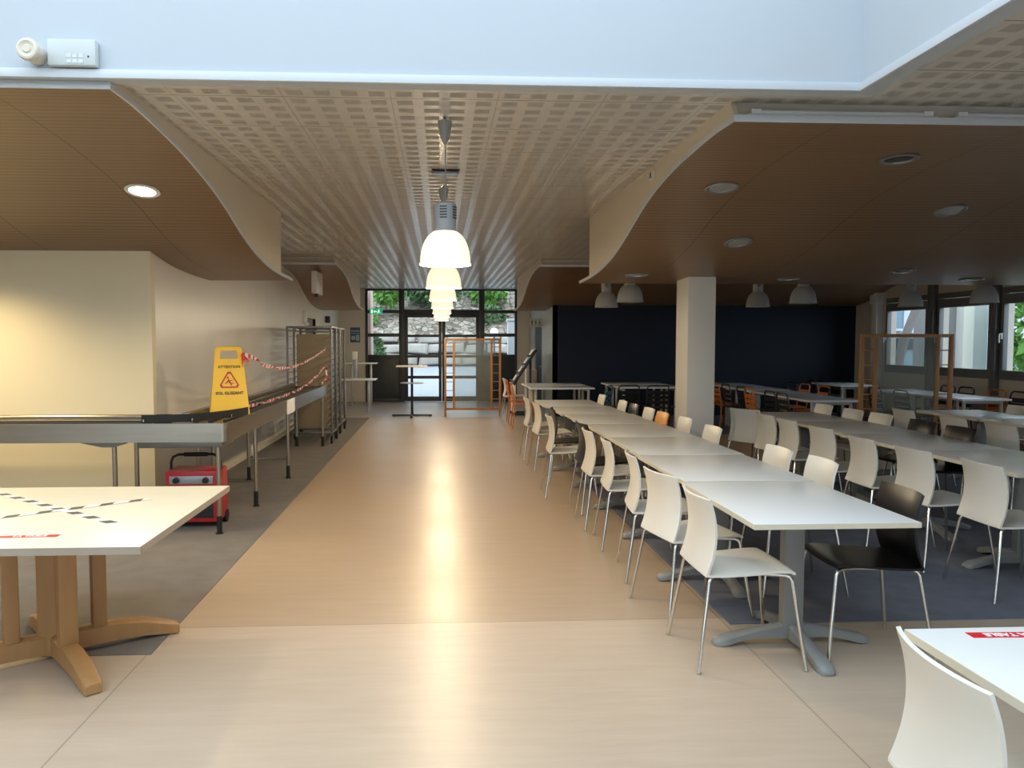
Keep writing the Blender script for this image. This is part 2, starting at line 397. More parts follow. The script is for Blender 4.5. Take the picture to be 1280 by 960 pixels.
# end wall piers beside the glazed entrance
b = MB(); b.box(XL, -2.0, YE, YE+.15, 0, CZ); structure(b.build('wall_end_left', 'beige_wall', smooth=False), 'beige wall strip at the left of the glazed entrance', 'wall')
b = MB(); b.box(2.08, XT+.1, YE, YE+.15, 0, CZ); structure(b.build('wall_end_right', 'beige_wall', smooth=False), 'beige wall strip at the right of the glazed entrance', 'wall')
# toilet block wall with doorway, navy wall
TY0, TY1 = 18.55, 20.0
b = MB(); b.box(XT, XT+.1, YN, TY0, 0, CZ); b.box(XT, XT+.1, TY1, YE, 0, CZ); b.box(XT, XT+.1, TY0, TY1, 2.03, CZ)
structure(b.build('wall_toilets', 'toilet_wall', smooth=False), 'grey satin side wall with the toilet doorway', 'wall')
d = thing('door_4', 'dark panel standing in for the shaded toilet doorway', 'door', kind='structure')
b = MB(); b.box(XT+.05, XT+.09, TY0, TY1, 0, 2.03); b.build('leaf', 'navy', d, smooth=False)  # dark leaf stands for the shade inside the open doorway
b = MB(); b.cyl((XT+.05, TY0+.1, 1.02), (XT-.02, TY0+.1, 1.02), .012, 10); b.cyl((XT-.02, TY0+.1, 1.02), (XT-.02, TY0+.22, 1.02), .010, 10); b.build('handle', 'chrome', d)
b = MB(); b.box(XT, XW, YN, YN+.1, 0, CZ); structure(b.build('wall_navy', 'navy', smooth=False), 'large dark navy blue wall behind the dining area', 'wall')
# right wall with window strip
WZ0, WZ1 = 1.0, 2.50
WINS = [(14.07, 15.50), (12.39, 13.85), (10.70, 12.22), (9.0, 10.52), (7.3, 8.82), (5.8, 7.12)]
b = MB(); b.box(XW, XW+.2, -3, YN+.1, 0, WZ0); b.box(XW, XW+.2, -3, YN+.1, WZ1, CZ); b.box(XW, XW+.2, 15.50, YN+.1, WZ0, WZ1); b.box(XW, XW+.2, -3, 5.8, WZ0, WZ1)
for (a, c) in zip(WINS[1:], WINS[:-1]): b.box(XW+.06, XW+.2, a[1], c[0], WZ0, WZ1)
structure(b.build('wall_right', 'beige_wall', smooth=False), 'beige side wall carrying the strip of windows', 'wall')
for k, (y0, y1) in enumerate(WINS):
    lab = ['window next to the navy wall with a pale car outside', 'middle window looking at a white pillared building', 'window with a white handle nearest the picture edge',
           'grey window along the right wall out of the picture', 'grey window further along the right wall out of the picture', 'grey window at the near end of the right wall'][k]
    w = thing('window_%d' % (k+4), lab, 'window', kind='structure')
    b = MB(); x0, x1 = XW-.03, XW+.07
    b.box(x0, x1, y0, y1, WZ0, WZ0+.09); b.box(x0, x1, y0, y1, WZ1-.10, WZ1); b.box(x0, x1, y0, y0+.045, WZ0+.09, WZ1-.10); b.box(x0, x1, y1-.045, y1, WZ0+.09, WZ1-.10)
    b.build('window_frame', 'win_frame', w, bevel=.006)
    b = MB(); x0, x1 = XW-.05, XW+.03; a0, a1, c0, c1 = y0+.035, y1-.035, WZ0+.08, WZ1-.11
    b.box(x0, x1, a0, a1, c0, c0+.075); b.box(x0, x1, a0, a1, c1-.16, c1); b.box(x0, x1, a0, a0+.06, c0+.075, c1-.16); b.box(x0, x1, a1-.06, a1, c0+.075, c1-.16)
    sa = b.build('sash', 'win_frame', w, bevel=.006)
    b = MB(); b.box(XW-.008, XW-.002, a0+.055, a1-.055, c0+.07, c1-.15); b.build('pane', 'glass', sa, smooth=False)
    b = MB(); b.box(x0-.02, x0, a1-.05, a1-.02, 1.66, 1.76); b.tube([(x0-.02, a1-.035, 1.74), (x0-.05, a1-.035, 1.74), (x0-.055, a1-.035, 1.70), (x0-.05, a1-.035, 1.60)], .011, 10)
    b.build('handle', 'white', sa)
for k, (a, c) in enumerate(zip(WINS[1:], WINS[:-1])):
    if k > 2: break
    b = MB(); y0 = a[1]+.01; y1 = c[0]-.01
    b.box(XW-.10, XW-.03, y0+.01, y0+.05, 0, CZ); b.box(XW-.10, XW-.03, y1-.05, y1-.01, 0, CZ); b.box(XW-.085, XW-.06, y0+.05, y1-.05, 0, CZ); b.box(XW-.06, XW+.055, y0+.02, y1-.02, 0, CZ)
    structure(b.build('trim_%d' % (k+2), 'win_frame', bevel=.004), ['grey steel post between the two windows nearest the navy wall', 'grey steel post between the second and third window', 'grey steel post beyond the right picture edge'][k], 'post')
b = MB(); b.box(XW-.14, XW, 15.64, 15.84, .75, CZ-.4); b.box(XW-.17, XW, 15.61, 15.87, 2.40, 2.63)
structure(b.build('trim_6', 'white', bevel=.01), 'white vertical casing in the corner beside the navy wall', 'pipe casing')
# white column
b = MB(); b.box(2.81, 3.13, 8.70, 9.14, 0, CZ); structure(b.build('column', 'column', bevel=.008), 'white square column between the table rows', 'column')

# ------------------------------------------------------------------ glazed entrance
def bars(mb, rects, y0=YE-.03, y1=YE+.05):
    for (x0, x1, z0, z1) in rects: mb.box(x0, x1, y0, y1, z0, z1)
def panes(name, rects, parent, y=YE+.01):
    for (x0, x1, z0, z1) in rects:
        q = MB(); q.box(x0-.01, x1+.01, y-.004, y+.004, z0-.01, z1+.01); q.build(name, 'glass', parent, smooth=False)
XE = [-2.0, -1.93, -1.10, -.95, 1.05, 1.20, 2.02, 2.08]
g = thing('window_1', 'left glazed sidelight of the entrance above a dark panel', 'window', kind='structure')
b = MB(); bars(b, [(XE[0], XE[1], 0, CZ), (XE[2], XE[3], 0, CZ), (XE[1], XE[2], CZ-.05, CZ), (XE[1], XE[2], 2.38, 2.47), (XE[1], XE[2], 1.75, 1.84), (XE[1], XE[2], 1.19, 1.27), (XE[1], XE[2], 0, .08)]); b.build('window_frame', 'frame_dark', g, bevel=.005)
panes('pane', [(XE[1], XE[2], 2.47, CZ-.05), (XE[1], XE[2], 1.84, 2.38), (XE[1], XE[2], 1.27, 1.75)], g)
b = MB(); b.box(XE[1], XE[2], YE-.005, YE+.03, .08, 1.19); b.box(XE[1]+.06, XE[2]-.06, YE-.012, YE-.005, .16, 1.10); b.build('lower_panel', 'panel_dark', g, bevel=.003)
g = thing('window_2', 'right glazed sidelight of the entrance beside the toilets', 'window', kind='structure')
b = MB(); bars(b, [(XE[6], XE[7], 0, CZ), (XE[4], XE[5], 0, CZ), (XE[5], XE[6], CZ-.05, CZ), (XE[5], XE[6], 2.38, 2.47), (XE[5], XE[6], 1.75, 1.84), (XE[5], XE[6], 1.19, 1.27), (XE[5], XE[6], 0, .08)]); b.build('window_frame', 'frame_dark', g, bevel=.005)
panes('pane', [(XE[5], XE[6], 2.47, CZ-.05), (XE[5], XE[6], 1.84, 2.38), (XE[5], XE[6], 1.27, 1.75)], g)
b = MB(); b.box(XE[5], XE[6], YE-.005, YE+.03, .08, 1.19); b.box(XE[5]+.06, XE[6]-.06, YE-.012, YE-.005, .16, 1.10); b.build('lower_panel', 'panel_dark', g, bevel=.003)
g = thing('window_3', 'wide transom window above the entrance doors', 'window', kind='structure')
b = MB(); bars(b, [(XE[3], XE[4], CZ-.05, CZ), (XE[3], XE[4], 2.36, 2.48)]); b.build('window_frame', 'frame_dark', g, bevel=.005)
panes('pane', [(XE[3], XE[4], 2.48, CZ-.05)], g)
for k, (x0, x1, hx, lab) in enumerate([(-.95, .045, -.03, 'left leaf of the glazed entrance doors'), (.055, 1.05, .13, 'right leaf of the glazed entrance doors behind the wooden screen')]):
    g = thing('door_%d' % (k+1), lab, 'door', kind='structure')
    b = MB(); s0, s1 = x0+.09, x1-.08
    bars(b, [(x0, s0, .01, 2.36), (s1, x1, .01, 2.36), (s0, s1, 2.27, 2.36), (s0, s1, 1.74, 1.81), (s0, s1, 1.19, 1.26), (s0, s1, .62, .70), (s0, s1, .01, .14)], YE-.025, YE+.035)
    b.build('door_frame', 'frame_dark', g, bevel=.005)
    panes('pane', [(s0, s1, .14, .62), (s0, s1, .70, 1.19), (s0, s1, 1.26, 1.74), (s0, s1, 1.81, 2.27)], g)
    b = MB(); b.cyl((hx, YE-.025, .95), (hx, YE-.07, .95), .01, 8); b.cyl((hx, YE-.025, 1.35), (hx, YE-.07, 1.35), .01, 8); b.cyl((hx, YE-.07, .9), (hx, YE-.07, 1.4), .014, 10); b.build('handle', 'frame_dark', g)
e = thing('exit_sign', 'small green lit emergency exit sign above the left sidelight', 'exit sign', (-1.70, YE-.10, 2.42))
b = MB(); b.box(-.17, .17, -.03, .03, -.07, .09); b.build('housing', 'green_sign', e, bevel=.006)
b = MB(); b.box(-.02, .02, -.03, .07, .09, .11); b.build('mount', 'black', e)
b = MB()   # running figure and door leaf
mx = Matrix.Translation((.0, -.033, .01)); b.disc((0.075, -.034, .045), .014, 12, mx=Matrix.Rotation(R(90), 4, 'X'))
b.prism([(.05, .03), (.09, .03), (.085, -.01), (.055, -.005)], 'y', -.037, -.033); b.prism([(.055, -.005), (.075, -.005), (.05, -.05), (.03, -.045)], 'y', -.037, -.033); b.prism([(.07, -.005), (.085, -.01), (.115, -.03), (.105, -.04)], 'y', -.037, -.033)
b.prism([(-.13, -.045), (-.09, -.045), (-.09, .055), (-.13, .055)], 'y', -.037, -.033); b.prism([(-.07, .0), (-.03, .035), (-.03, .012), (.02, .012), (.02, -.012), (-.03, -.012), (-.03, -.035)], 'y', -.037, -.033)
b.build('pictogram', 'white_glow', e, smooth=False)

# ------------------------------------------------------------------ curved wood canopies
PT = [0, .3, .7, 1.2, 1.7, 2.2, 2.7, 3.2, 3.8, 4.4, 5.0]
PZ = [2.905, 2.915, 2.905, 2.875, 2.81, 2.70, 2.56, 2.45, 2.375, 2.345, 2.335]
def cz(t): return interp(t, PT, PZ)
def canopy(label, xin, xout, y0, L=5.0, dz=0):
    ts = [L*i/56 for i in range(57)]
    sg = 1 if xout > xin else -1
    lo = [(y0+t, cz(t*5/L)+dz*max(0, 1-t/1.5)) for t in ts]
    up = []
    for i, (y, z) in enumerate(lo):
        a = lo[max(i-1, 0)]; c = lo[min(i+1, 56)]; tx, tz = c[0]-a[0], c[1]-a[1]; l = math.hypot(tx, tz)
        up.append((y-tz/l*.026, z+tx/l*.026))
    b = MB(); b.prism(lo+up[::-1], 'x', xin+sg*.012, xout)
    root = b.build('canopy', 'slat', angle=60); structure(root, label, 'curved wood ceiling canopy')
    b = MB(); b.prism([(y, z-.003) for y, z in lo]+[(y, z+.004) for y, z in up[::-1]], 'x', xin, xin+sg*.012); b.build('edge_trim', 'trim_white', root, angle=60)
    # fascia closing the side up to the ceiling, ends before the free lip
    fe = L-.62
    f = [(y, z) for (y, z) in up if y <= y0+fe]
    b = MB(); b.prism(f+[(f[-1][0], CZ), (f[0][0]+.06, CZ)], 'x', xin+sg*.005, xin+sg*.035); b.build('fascia', 'cream_fascia', root, smooth=False)
    b = MB(); ze = cz(fe*5/L); b.box(min(xin+sg*.035, xout), max(xin+sg*.035, xout), y0+fe-.03, y0+fe, ze+.02, CZ); b.build('rear_closure', 'cream_fascia', root, smooth=False)
    b = MB(); x0, x1 = min(xin, xout), max(xin, xout)
    b.box(x0, x1, y0-.014, y0, PZ[0]+dz-.006, PZ[0]+dz+.034); b.build('front_trim', 'trim_white', root, bevel=.002)
    b = MB(); b.box(x0 if sg < 0 else x0+.035, x1 if sg > 0 else x1-.035, y0+.075, y0+.09, PZ[0]+dz+.02, CZ+.02); b.build('recess_board', 'cream_fascia', root, smooth=False)
    return root
M['cream_fascia'] = mat('cream_fascia_paint', (.68, .62, .52), .55, scale=3, var=.03)
canopy('grooved brown wood canopy curving down over the left counter', -1.73, -9, 4.275, dz=.05)
canopy('wide grooved brown wood canopy with round lights over the front dining tables', 1.71, XW, 4.52)
canopy('small grooved wood canopy over the far left corridor wall', -1.74, XL, 13.1, 4.8)
canopy('grooved wood canopy in front of the navy wall', 1.72, XW, 13.3, 4.8)
# light battens lying on the front ledges
def batten(x0, x1, y, z, label):
    t = thing('batten_light', label, 'light fitting', ((x0+x1)/2, y, z)); h = (x1-x0)/2
    b = MB(); b.box(-h, h, -.028, .03, 0, .022); b.build('tray', 'white', t, bevel=.003)
    b = MB(); b.cyl((-h+.05, -.012, .034), (h-.05, -.012, .034), .013, 10); b.build('tube', 'paper', t)
    for s in (-1, 1):
        b = MB(); b.box(s*(h-.055)-.03, s*(h-.055)+.03, -.028, .012, .022, .052); b.build('lamp_holder', 'white', t, bevel=.006)
zb = PZ[0]+.027
batten(-4.6, -1.83, 4.312, zb+.048, 'white batten light lying along the front ledge of the left canopy')
batten(1.80, 2.95, 4.558, zb-.002, 'unlit white batten light on the ledge of the right canopy, end nearest the corridor')
batten(3.05, 5.2, 4.558, zb-.002, 'unlit white batten light on the ledge of the right canopy, near the picture edge')

# downlights set into the canopies
def downlight(x, y0, y, lens, label, group=None, lit=0):
    z = cz(y-y0); sl = (cz(y-y0+.02)-cz(y-y0-.02))/.04
    t = thing('downlight', label, 'ceiling light', (x, y, z-.004), group=group)
    t.rotation_euler = (math.atan(sl), 0, 0)
    b = MB(); b.lathe([(.095, .01), (.125, .006), (.13, -.006), (.12, -.012), (.098, -.008), (.095, .01)], n=32); b.build('ring', 'white' if lit else 'alu', t)
    b = MB(); b.lathe([(.0001, -.003), (.07, -.004), (.097, -.002), (.097, .006), (.0001, .006)], n=32); b.build('lens', lens, t)
    if lit:
        l = bpy.data.lights.new('downlight_lamp', 'SPOT'); l.energy = lit; l.color = (1, .77, .44); l.spot_size = R(150); l.spot_blend = .7; l.shadow_soft_size = .12
        o = bpy.data.objects.new('downlight_lamp', l); COL.objects.link(o); o.parent = t; o.location = (0, 0, -.03)
dl = 'recessed lights in the right canopy'
downlight(-2.273, 4.275, 6.14, 'down_glow', 'lit round recessed light in the left wood canopy', lit=130)
downlight(-4.2, 4.275, 6.75, 'down_glow', 'lit round recessed light of the left canopy just left of the picture edge', lit=210)
downlight(-5.7, 4.275, 5.7, 'down_glow', 'lit round recessed light of the left canopy far left of the picture edge', lit=320)
downlight(2.216, 4.52, 6.075, 'down_off', 'unlit recessed light nearest the corridor in the right canopy', dl)
downlight(2.805, 4.52, 7.225, 'down_off', 'unlit recessed light above the white column', dl)
downlight(3.21, 4.52, 5.345, 'dark_lens', 'dark recessed light closest to the front edge of the right canopy', dl)
downlight(4.378, 4.52, 6.515, 'down_off', 'unlit recessed light right of middle in the right canopy', dl)
downlight(5.008, 4.52, 8.205, 'dark_lens', 'dark recessed light low on the right canopy above the wooden screen', dl)
downlight(6.195, 4.52, 8.805, 'dark_lens', 'rightmost dark recessed light near the lower edge of the right canopy', dl)
downlight(4.009, 4.52, 8.805, 'down_off', 'unlit recessed light at the lower canopy edge right of the column', dl)
downlight(2.174, 4.52, 8.53, 'down_off', 'unlit recessed light at the lower canopy edge left of the column', dl)

# ------------------------------------------------------------------ pendant lamps
def pendant(name, label, x, y, zb, lit, group, top=CZ):
    t = thing(name, label, 'pendant lamp', (x, y, 0), group=group)
    R0, H = .158, .205
    prof = [(R0+.006, zb-.004), (R0+.006, zb+.006), (R0, zb+.010)]
    for i in range(1, 15):
        q = i/14*R(76); prof.append((R0*math.cos(q)**.75 if q < R(76) else .06, zb+.01+H*math.sin(q)/math.sin(R(76))))
    prof[-1] = (.072, zb+H+.01)
    b = MB(); b.lathe(prof, n=64, ribs=1, ribd=.012); sh = b.build('lamp_shade', 'lamp_glow' if lit else 'shade_off', t, solid=-.004)
    b = MB(); zt = zb+H+.005
    b.lathe([(.0001, zt+.18), (.055, zt+.178), (.070, zt+.168), (.070, zt+.01), (.074, zt+.006), (.074, zt-.004), (.0001, zt-.004)], n=32); h = b.build('housing', 'housing_grey', t)
    for a in (-100, -30, 60, 150):
        b = MB()
        for k in range(5):
            z = zt+.075+k*.017; mx = Matrix.Rotation(R(a), 4, 'Z')
            b.box(.066, .0715, -.022, .022, z, z+.007, mx=mx)
        b.build('vent', 'black', h)
    b = MB(); b.tube([(0, 0, zt+.17), (.004, 0, (zt+top)/2), (0, 0, top-.10)], .004, 6); b.build('cable', 'grey_metal', t)
    b = MB(); b.lathe([(.0001, top-.165), (.010, top-.165), (.030, top-.12), (.044, top-.05), (.046, top-.025), (.02, top-.018), (.008, top-.012), (.008, top), (.0001, top)], n=24); b.build('ceiling_cup', 'housing_grey', t)
    if lit:
        b = MB(); b.lathe([(.0001, zb+.05), (.022, zb+.06), (.034, zb+.09), (.03, zb+.12), (.018, zb+.16), (.016, zt), (.0001, zt)], n=16); b.build('bulb', 'bulb', t)
        l = bpy.data.lights.new('pendant_lamp', 'POINT'); l.energy = 62; l.color = (1, .82, .56); l.shadow_soft_size = .08
        o = bpy.data.objects.new('pendant_lamp', l); COL.objects.link(o); o.parent = t; o.location = (0, 0, zb+.02)
M['housing_grey'] = mat('grey_lamp_housing', (.30, .31, .32), .4, var=.04)
ORD = ['first', 'second', 'third', 'fourth', 'fifth', 'sixth', 'seventh', 'eighth', 'ninth', 'tenth', 'eleventh', 'twelfth']
for k in range(7):
    lab = ['lit bell pendant lamp nearest the camera with grey vented housing', 'lit bell pendant lamp, second from the camera in the corridor row', 'lit bell pendant lamp, third from the camera in the corridor row',
           'lit bell pendant lamp, fourth from the camera in the corridor row', 'lit bell pendant lamp, fifth from the camera in the corridor row', 'lit bell pendant lamp, sixth from the camera in the corridor row', 'lit bell pendant lamp farthest down the corridor, nearest the entrance doors'][k]
    pendant('pendant_lamp', lab, .035, 4.98+2.15*k, 2.11, True, 'lit pendant lamps along the corridor')
for x, y, zb, lab in [(2.37, 9.62, 2.115, 'unlit pendant lamp hanging just left of the column, closer one'), (2.37, 11.0, 2.11, 'unlit pendant lamp hanging left of the column, farther one'),
                  (4.58, 9.62, 2.105, 'unlit pendant lamp in front of the navy wall right of the column, closer one'), (4.53, 10.9, 2.115, 'unlit pendant lamp in front of the navy wall right of the column, farther one'),
                  (6.68, 10.75, 2.12, 'unlit pendant lamp hanging above the wooden screen by the windows'), (6.95, 9.62, 2.12, 'unlit pendant lamp closest to the right picture edge')]:
    pendant('pendant_lamp', lab, x, y, zb, False, 'unlit pendant lamps over the dining tables')

# ------------------------------------------------------------------ shell chair
def chair_surface():
    seat = [(.240, .470), (.226, .483), (.19, .488), (.12, .486), (.03, .479), (-.06, .473), (-.14, .470), (-.19, .470), (-.228, .472)]
    back = [(-.228, .472), (-.222, .50), (-.209, .56), (-.203, .63), (-.208, .70), (-.224, .77), (-.250, .84)]
    def rows(prof, wf, curve):
        out = []
        for i, (x, z) in enumerate(prof):
            w = wf(i/(len(prof)-1)); row = []
            for j in range(13):
                u = -1+2*j/12; row.append((x+curve(i/(len(prof)-1))*u*u, u*w, z+(0.004*u*u if prof is seat else 0)))
            out.append(row)
        return out
    def fine(p, n):
        xs = [i/(len(p)-1) for i in range(len(p))]
        return [(interp(i/n, xs, [q[0] for q in p]), interp(i/n, xs, [q[1] for q in p])) for i in range(n+1)]
    return rows(fine(seat, 20), lambda t: .222-.010*t, lambda t: -.018*(1-t)**3+.006*t), rows(fine(back, 20), lambda t: .212-.004*t, lambda t: .006+.030*t)
SEAT, BACK = chair_surface()
def make_chair(shell, label):
    t = thing('dining_chair', label, 'chair')
    b = MB(); b.sheet(SEAT); b.build('seat', shell, t, solid=.012, angle=50)
    b = MB(); b.sheet(BACK); b.build('backrest', shell, t, solid=.012, angle=50)
    for sx in (-1, 1):
        for sy in (-1, 1):
            x1 = .205 if sx > 0 else -.195
            b = MB(); b.tube([(x1-sx*.10, sy*.155, .455), (x1-sx*.02, sy*.185, .457), (x1, sy*.196, .450), (x1+sx*.010, sy*.201, .432), (sx*.268, sy*.255, .004)], .0095, 10)
            b.disc((sx*.268, sy*.255, 0), .011, 10, h=.006)
            b.build('leg', 'chrome', t)
    b = MB()
    for sy in (-1, 1): b.tube([(.12, sy*.155, .457), (-.11, sy*.155, .452)], .0095, 8)
    b.tube([(.06, -.155, .455), (.06, .155, .455)], .0085, 8); b.build('seat_frame', 'chrome', t)
    return t
PROTO = {}
def place_chair(kind, x, y, rz, label, group):
    if kind not in PROTO:
        c = make_chair({'white': 'chair_white', 'black': 'chair_black', 'orange': 'chair_orange'}[kind], label); PROTO[kind] = c
        c.location = (x, y, .004); c.rotation_euler = (0, 0, R(rz)); c['label'] = label
    else: c = dup(PROTO[kind], (x, y, .004), rz, label)
    c['group'] = group; return c
# ------------------------------------------------------------------ slatted metal chair
def make_metal_chair(mt, label):
    t = thing('metal_chair', label, 'chair')
    b = MB()
    for k in range(6): b.box(-.19+k*.068, -.19+k*.068+.056, -.19, .19, .440, .450)
    b.build('seat', mt, t, bevel=.003)
    zx = lambda z: -.205-(z-.45)*.16
    b = MB(); b.tube([(zx(.45), -.19, .45), (zx(.76), -.195, .76), (zx(.82), -.18, .82), (zx(.845), -.14, .845), (zx(.845), .14, .845), (zx(.82), .18, .82), (zx(.76), .195, .76), (zx(.45), .19, .45)], .0125, 8); b.build('back_frame', mt, t)
    b = MB()
    for z in (.51, .595, .68):
        x = zx(z+.035); mx = Matrix.Translation((x, 0, z+.035)) @ Matrix.Rotation(R(-9), 4, 'Y'); b.box(-.004, .004, -.19, .19, -.033, .033, mx=mx)
    b.build('backrest', mt, t, bevel=.002)
    for sx in (-1, 1):
        for sy in (-1, 1):
            b = MB(); b.tube([(sx*.19-.01, sy*.185, .445), (sx*.245, sy*.21, .004)], .012, 8); b.disc((sx*.245, sy*.21, 0), .016, 10, h=.008); b.build('leg', mt, t)
    b = MB()
    b.tube([(.19, -.19, .435), (.19, .19, .435), (-.2, .19, .435), (-.2, -.19, .435)], .010, 8, closed=True); b.build('seat_frame', mt, t)
    return t
def place_metal(kind, x, y, rz, label, group):
    key = 'metal_'+kind
    z = .004 if (y > 13.3 and x > XT) else 0
    if key not in PROTO:
        c = make_metal_chair({'black': 'black_metal', 'orange': 'orange_metal', 'teal': 'teal_metal'}[kind], label); PROTO[key] = c
        c.location = (x, y, z); c.rotation_euler = (0, 0, R(rz)); c['label'] = label
    else: c = dup(PROTO[key], (x, y, z), rz, label)
    c['group'] = group; return c

# ------------------------------------------------------------------ pedestal table
BX = -.025; BO = -.13   # the pedestal stands a little off centre
def make_table(label, L=1.108, W=.82, topm='top_white'):
    t = thing('dining_table', label, 'table')
    b = MB(); b.box(-W/2, W/2, -L/2, L/2, .722, .75); top = b.build('tabletop', topm, t, bevel=.002)
    b = MB(); e = .0015
    b.box(-W/2-e, W/2+e, -L/2-e, -L/2+.001, .7235, .7485); b.box(-W/2-e, W/2+e, L/2-.001, L/2+e, .7235, .7485); b.box(-W/2-e, -W/2+.001, -L/2, L/2, .7235, .7485); b.box(W/2-.001, W/2+e, -L/2, L/2, .7235, .7485)
    b.build('edge_band', 'edge_cream', top, smooth=False)
    b = MB(); b.box(-.055+BX, .055+BX, -.035+BO, .035+BO, .05, .70); b.build('column', 'grey_metal', t, bevel=.012)
    b = MB(); b.box(-.27+BX, .27+BX, -.03+BO, .03+BO, .695, .722); b.box(-.03+BX, .03+BX, -.36, .36, .695, .722); b.build('top_bracket', 'grey_metal', t, bevel=.004)
    for k in range(4):
        mx = Matrix.Translation((BX, BO, 0)) @ Matrix.Rotation(PI/2*k, 4, 'Z'); secs = []
        for (r, zb, zt, w) in [(.0, .035, .115, .030), (.06, .035, .112, .030), (.14, .040, .098, .030), (.22, .038, .082, .032), (.29, .026, .066, .036), (.34, .010, .054, .040), (.385, .002, .044, .041), (.415, .002, .030, .034), (.425, .004, .018, .022)]:
            c = min(.012, (zt-zb)*.3); secs.append([mx @ Vector(p) for p in [(r, -w, zb), (r, w, zb), (r, w, zt-c), (r, w-c, zt), (r, -w+c, zt), (r, -w, zt-c)]])
        b = MB(); b.loft(secs); b.build('foot', 'grey_metal', t, angle=45)
    return t
tproto = make_table('proto')
used = [False]
def place_table(x, y, rz, label, group, z=.004):
    if not used[0]: c = tproto; used[0] = True; c.location = (x, y, z); c.rotation_euler = (0, 0, R(rz)); c['label'] = label
    else: c = dup(tproto, (x, y, z), rz, label)
    c['group'] = group; return c
dxs = [0, .015, .03, .03, .0, -.04, -.09]
pos7 = ['at the camera end, glare white', 'second from the camera end', 'third from the camera end', 'fourth from the camera end', 'fifth from the camera end', 'sixth from the camera end', 'at the far end']
for k in range(7):
    place_table(1.905+dxs[k], 3.575+1.126*(k+.5), [0, .3, -.4, .3, -.2, .2, .4][k], 'white table of the long row along the corridor, '+pos7[k], 'tables of the long corridor row', z=.0 if k == 0 else .004)
posB = ['at the right picture edge', 'second from the camera end', 'third from the camera end', 'at the far end by the orange chairs']
for k in range(4):
    place_table(4.19+[0, -.02, .02, 0][k], 4.86+1.12*(k+.5), [0, .3, -.3, .2][k], 'white table of the middle row, '+posB[k], 'tables of the middle row')
place_table(6.43, 8.94, .3, 'white table at the far end of the right row, in front of the wooden screen', 'tables of the right row')
place_table(6.45, 7.81, -.3, 'white table of the right row at the picture edge', 'tables of the right row')
ca = 'white chairs along the corridor row'
A = [('white', 1.525, 3.90, 0), ('white', 1.51, 4.575, 11), ('white', 1.535, 5.29, -6), ('white', 1.53, 6.09, -4), ('white', 1.505, 6.765, 0), ('black', 1.56, 7.36, 4), ('white', 1.36, 8.13, -2), ('black', 1.52, 8.92, -5), ('white', 1.42, 9.78, 3), ('white', 1.40, 10.70, 0)]
tailA = ['nearest the camera', 'second from the camera, turned askew', 'third from the camera', 'fourth from the camera', 'fifth from the camera', 'sixth from the camera', 'seventh from the camera, pulled out', 'eighth from the camera', 'second from the far end', 'at the far end']
for (k, x, y, a), s in zip(A, tailA): place_chair(k, x, y, a, '%s chair on the corridor side of the long row, %s' % (k, s), ca)
ca = 'chairs on the inner side of the long corridor row'
Rr = [('black', 2.235, 3.97, 176, 'glossy black chair at the camera end of the long white table row'), ('white', 2.31, 4.96, 178, 'white chair behind the black one on the inner side of the long row'), ('white', 2.27, 5.52, 181, 'white chair, second behind the black one, inner side of the long row'),
      ('white', 2.28, 6.92, 180, 'white chair on the inner side of the long row, in front of the column'), ('white', 2.28, 7.72, 179, 'white chair peeking over the long table just left of the column base'),
      ('orange', 2.22, 8.32, 180, 'single orange chair on the inner side of the long table row'), ('white', 2.22, 8.86, 180, 'white chair just beyond the orange one on the long row'), ('black', 2.19, 9.45, 180, 'black chair among white ones on the far inner side of the long row'),
      ('white', 2.18, 9.99, 180, 'white chair second from the far end on the inner side of the long row'), ('white', 2.14, 11.1, 180, 'white chair at the far inner end of the long row')]
for k, x, y, a, s in Rr: place_chair(k, x, y, a, s, ca)
ca = 'white chairs on the near side of the middle row'
for (x, y, a), s in zip([(3.68, 4.77, -2), (3.63, 5.44, 2), (3.62, 6.10, -2), (3.66, 6.87, 3), (3.66, 7.55, 0), (3.68, 8.12, 2), (3.68, 8.85, 30)],
                        ['at the right picture edge', 'second from the picture edge', 'third from the picture edge', 'fourth from the picture edge', 'fifth from the picture edge', 'sixth from the picture edge', 'at the far end, turned askew']):
    place_chair('white', x, y, a, 'white chair, back to us, at the middle row, '+s, ca)
ca = 'chairs on the far side of the middle row'
for k, x, y, s in [('black', 4.50, 6.75, 'black chair on the far side of the middle row, nearer one'), ('black', 4.52, 7.34, 'black chair on the far side of the middle row, farther one'), ('white', 4.52, 8.06, 'white chair on the far side of the middle row, behind the black ones'),
                   ('white', 4.51, 8.6, 'white chair on the far side of the middle row, second from the far end'), ('white', 4.51, 9.28, 'white chair on the far side of the middle row, at the far end')]:
    place_chair(k, x, y, 180, s, ca)
ca = 'white chairs of the right row'
for x, y, a, s in [(5.50, 8.6, 0, 'white chair of the right row partly behind the screen'), (5.46, 7.68, 0, 'white chair with its back to us in the middle of the right row'), (5.46, 7.0, 0, 'white chair of the right row at the picture edge'), (6.76, 8.95, 180, 'white chair on the window side of the right row')]:
    place_chair('white', x, y, a, s, ca)

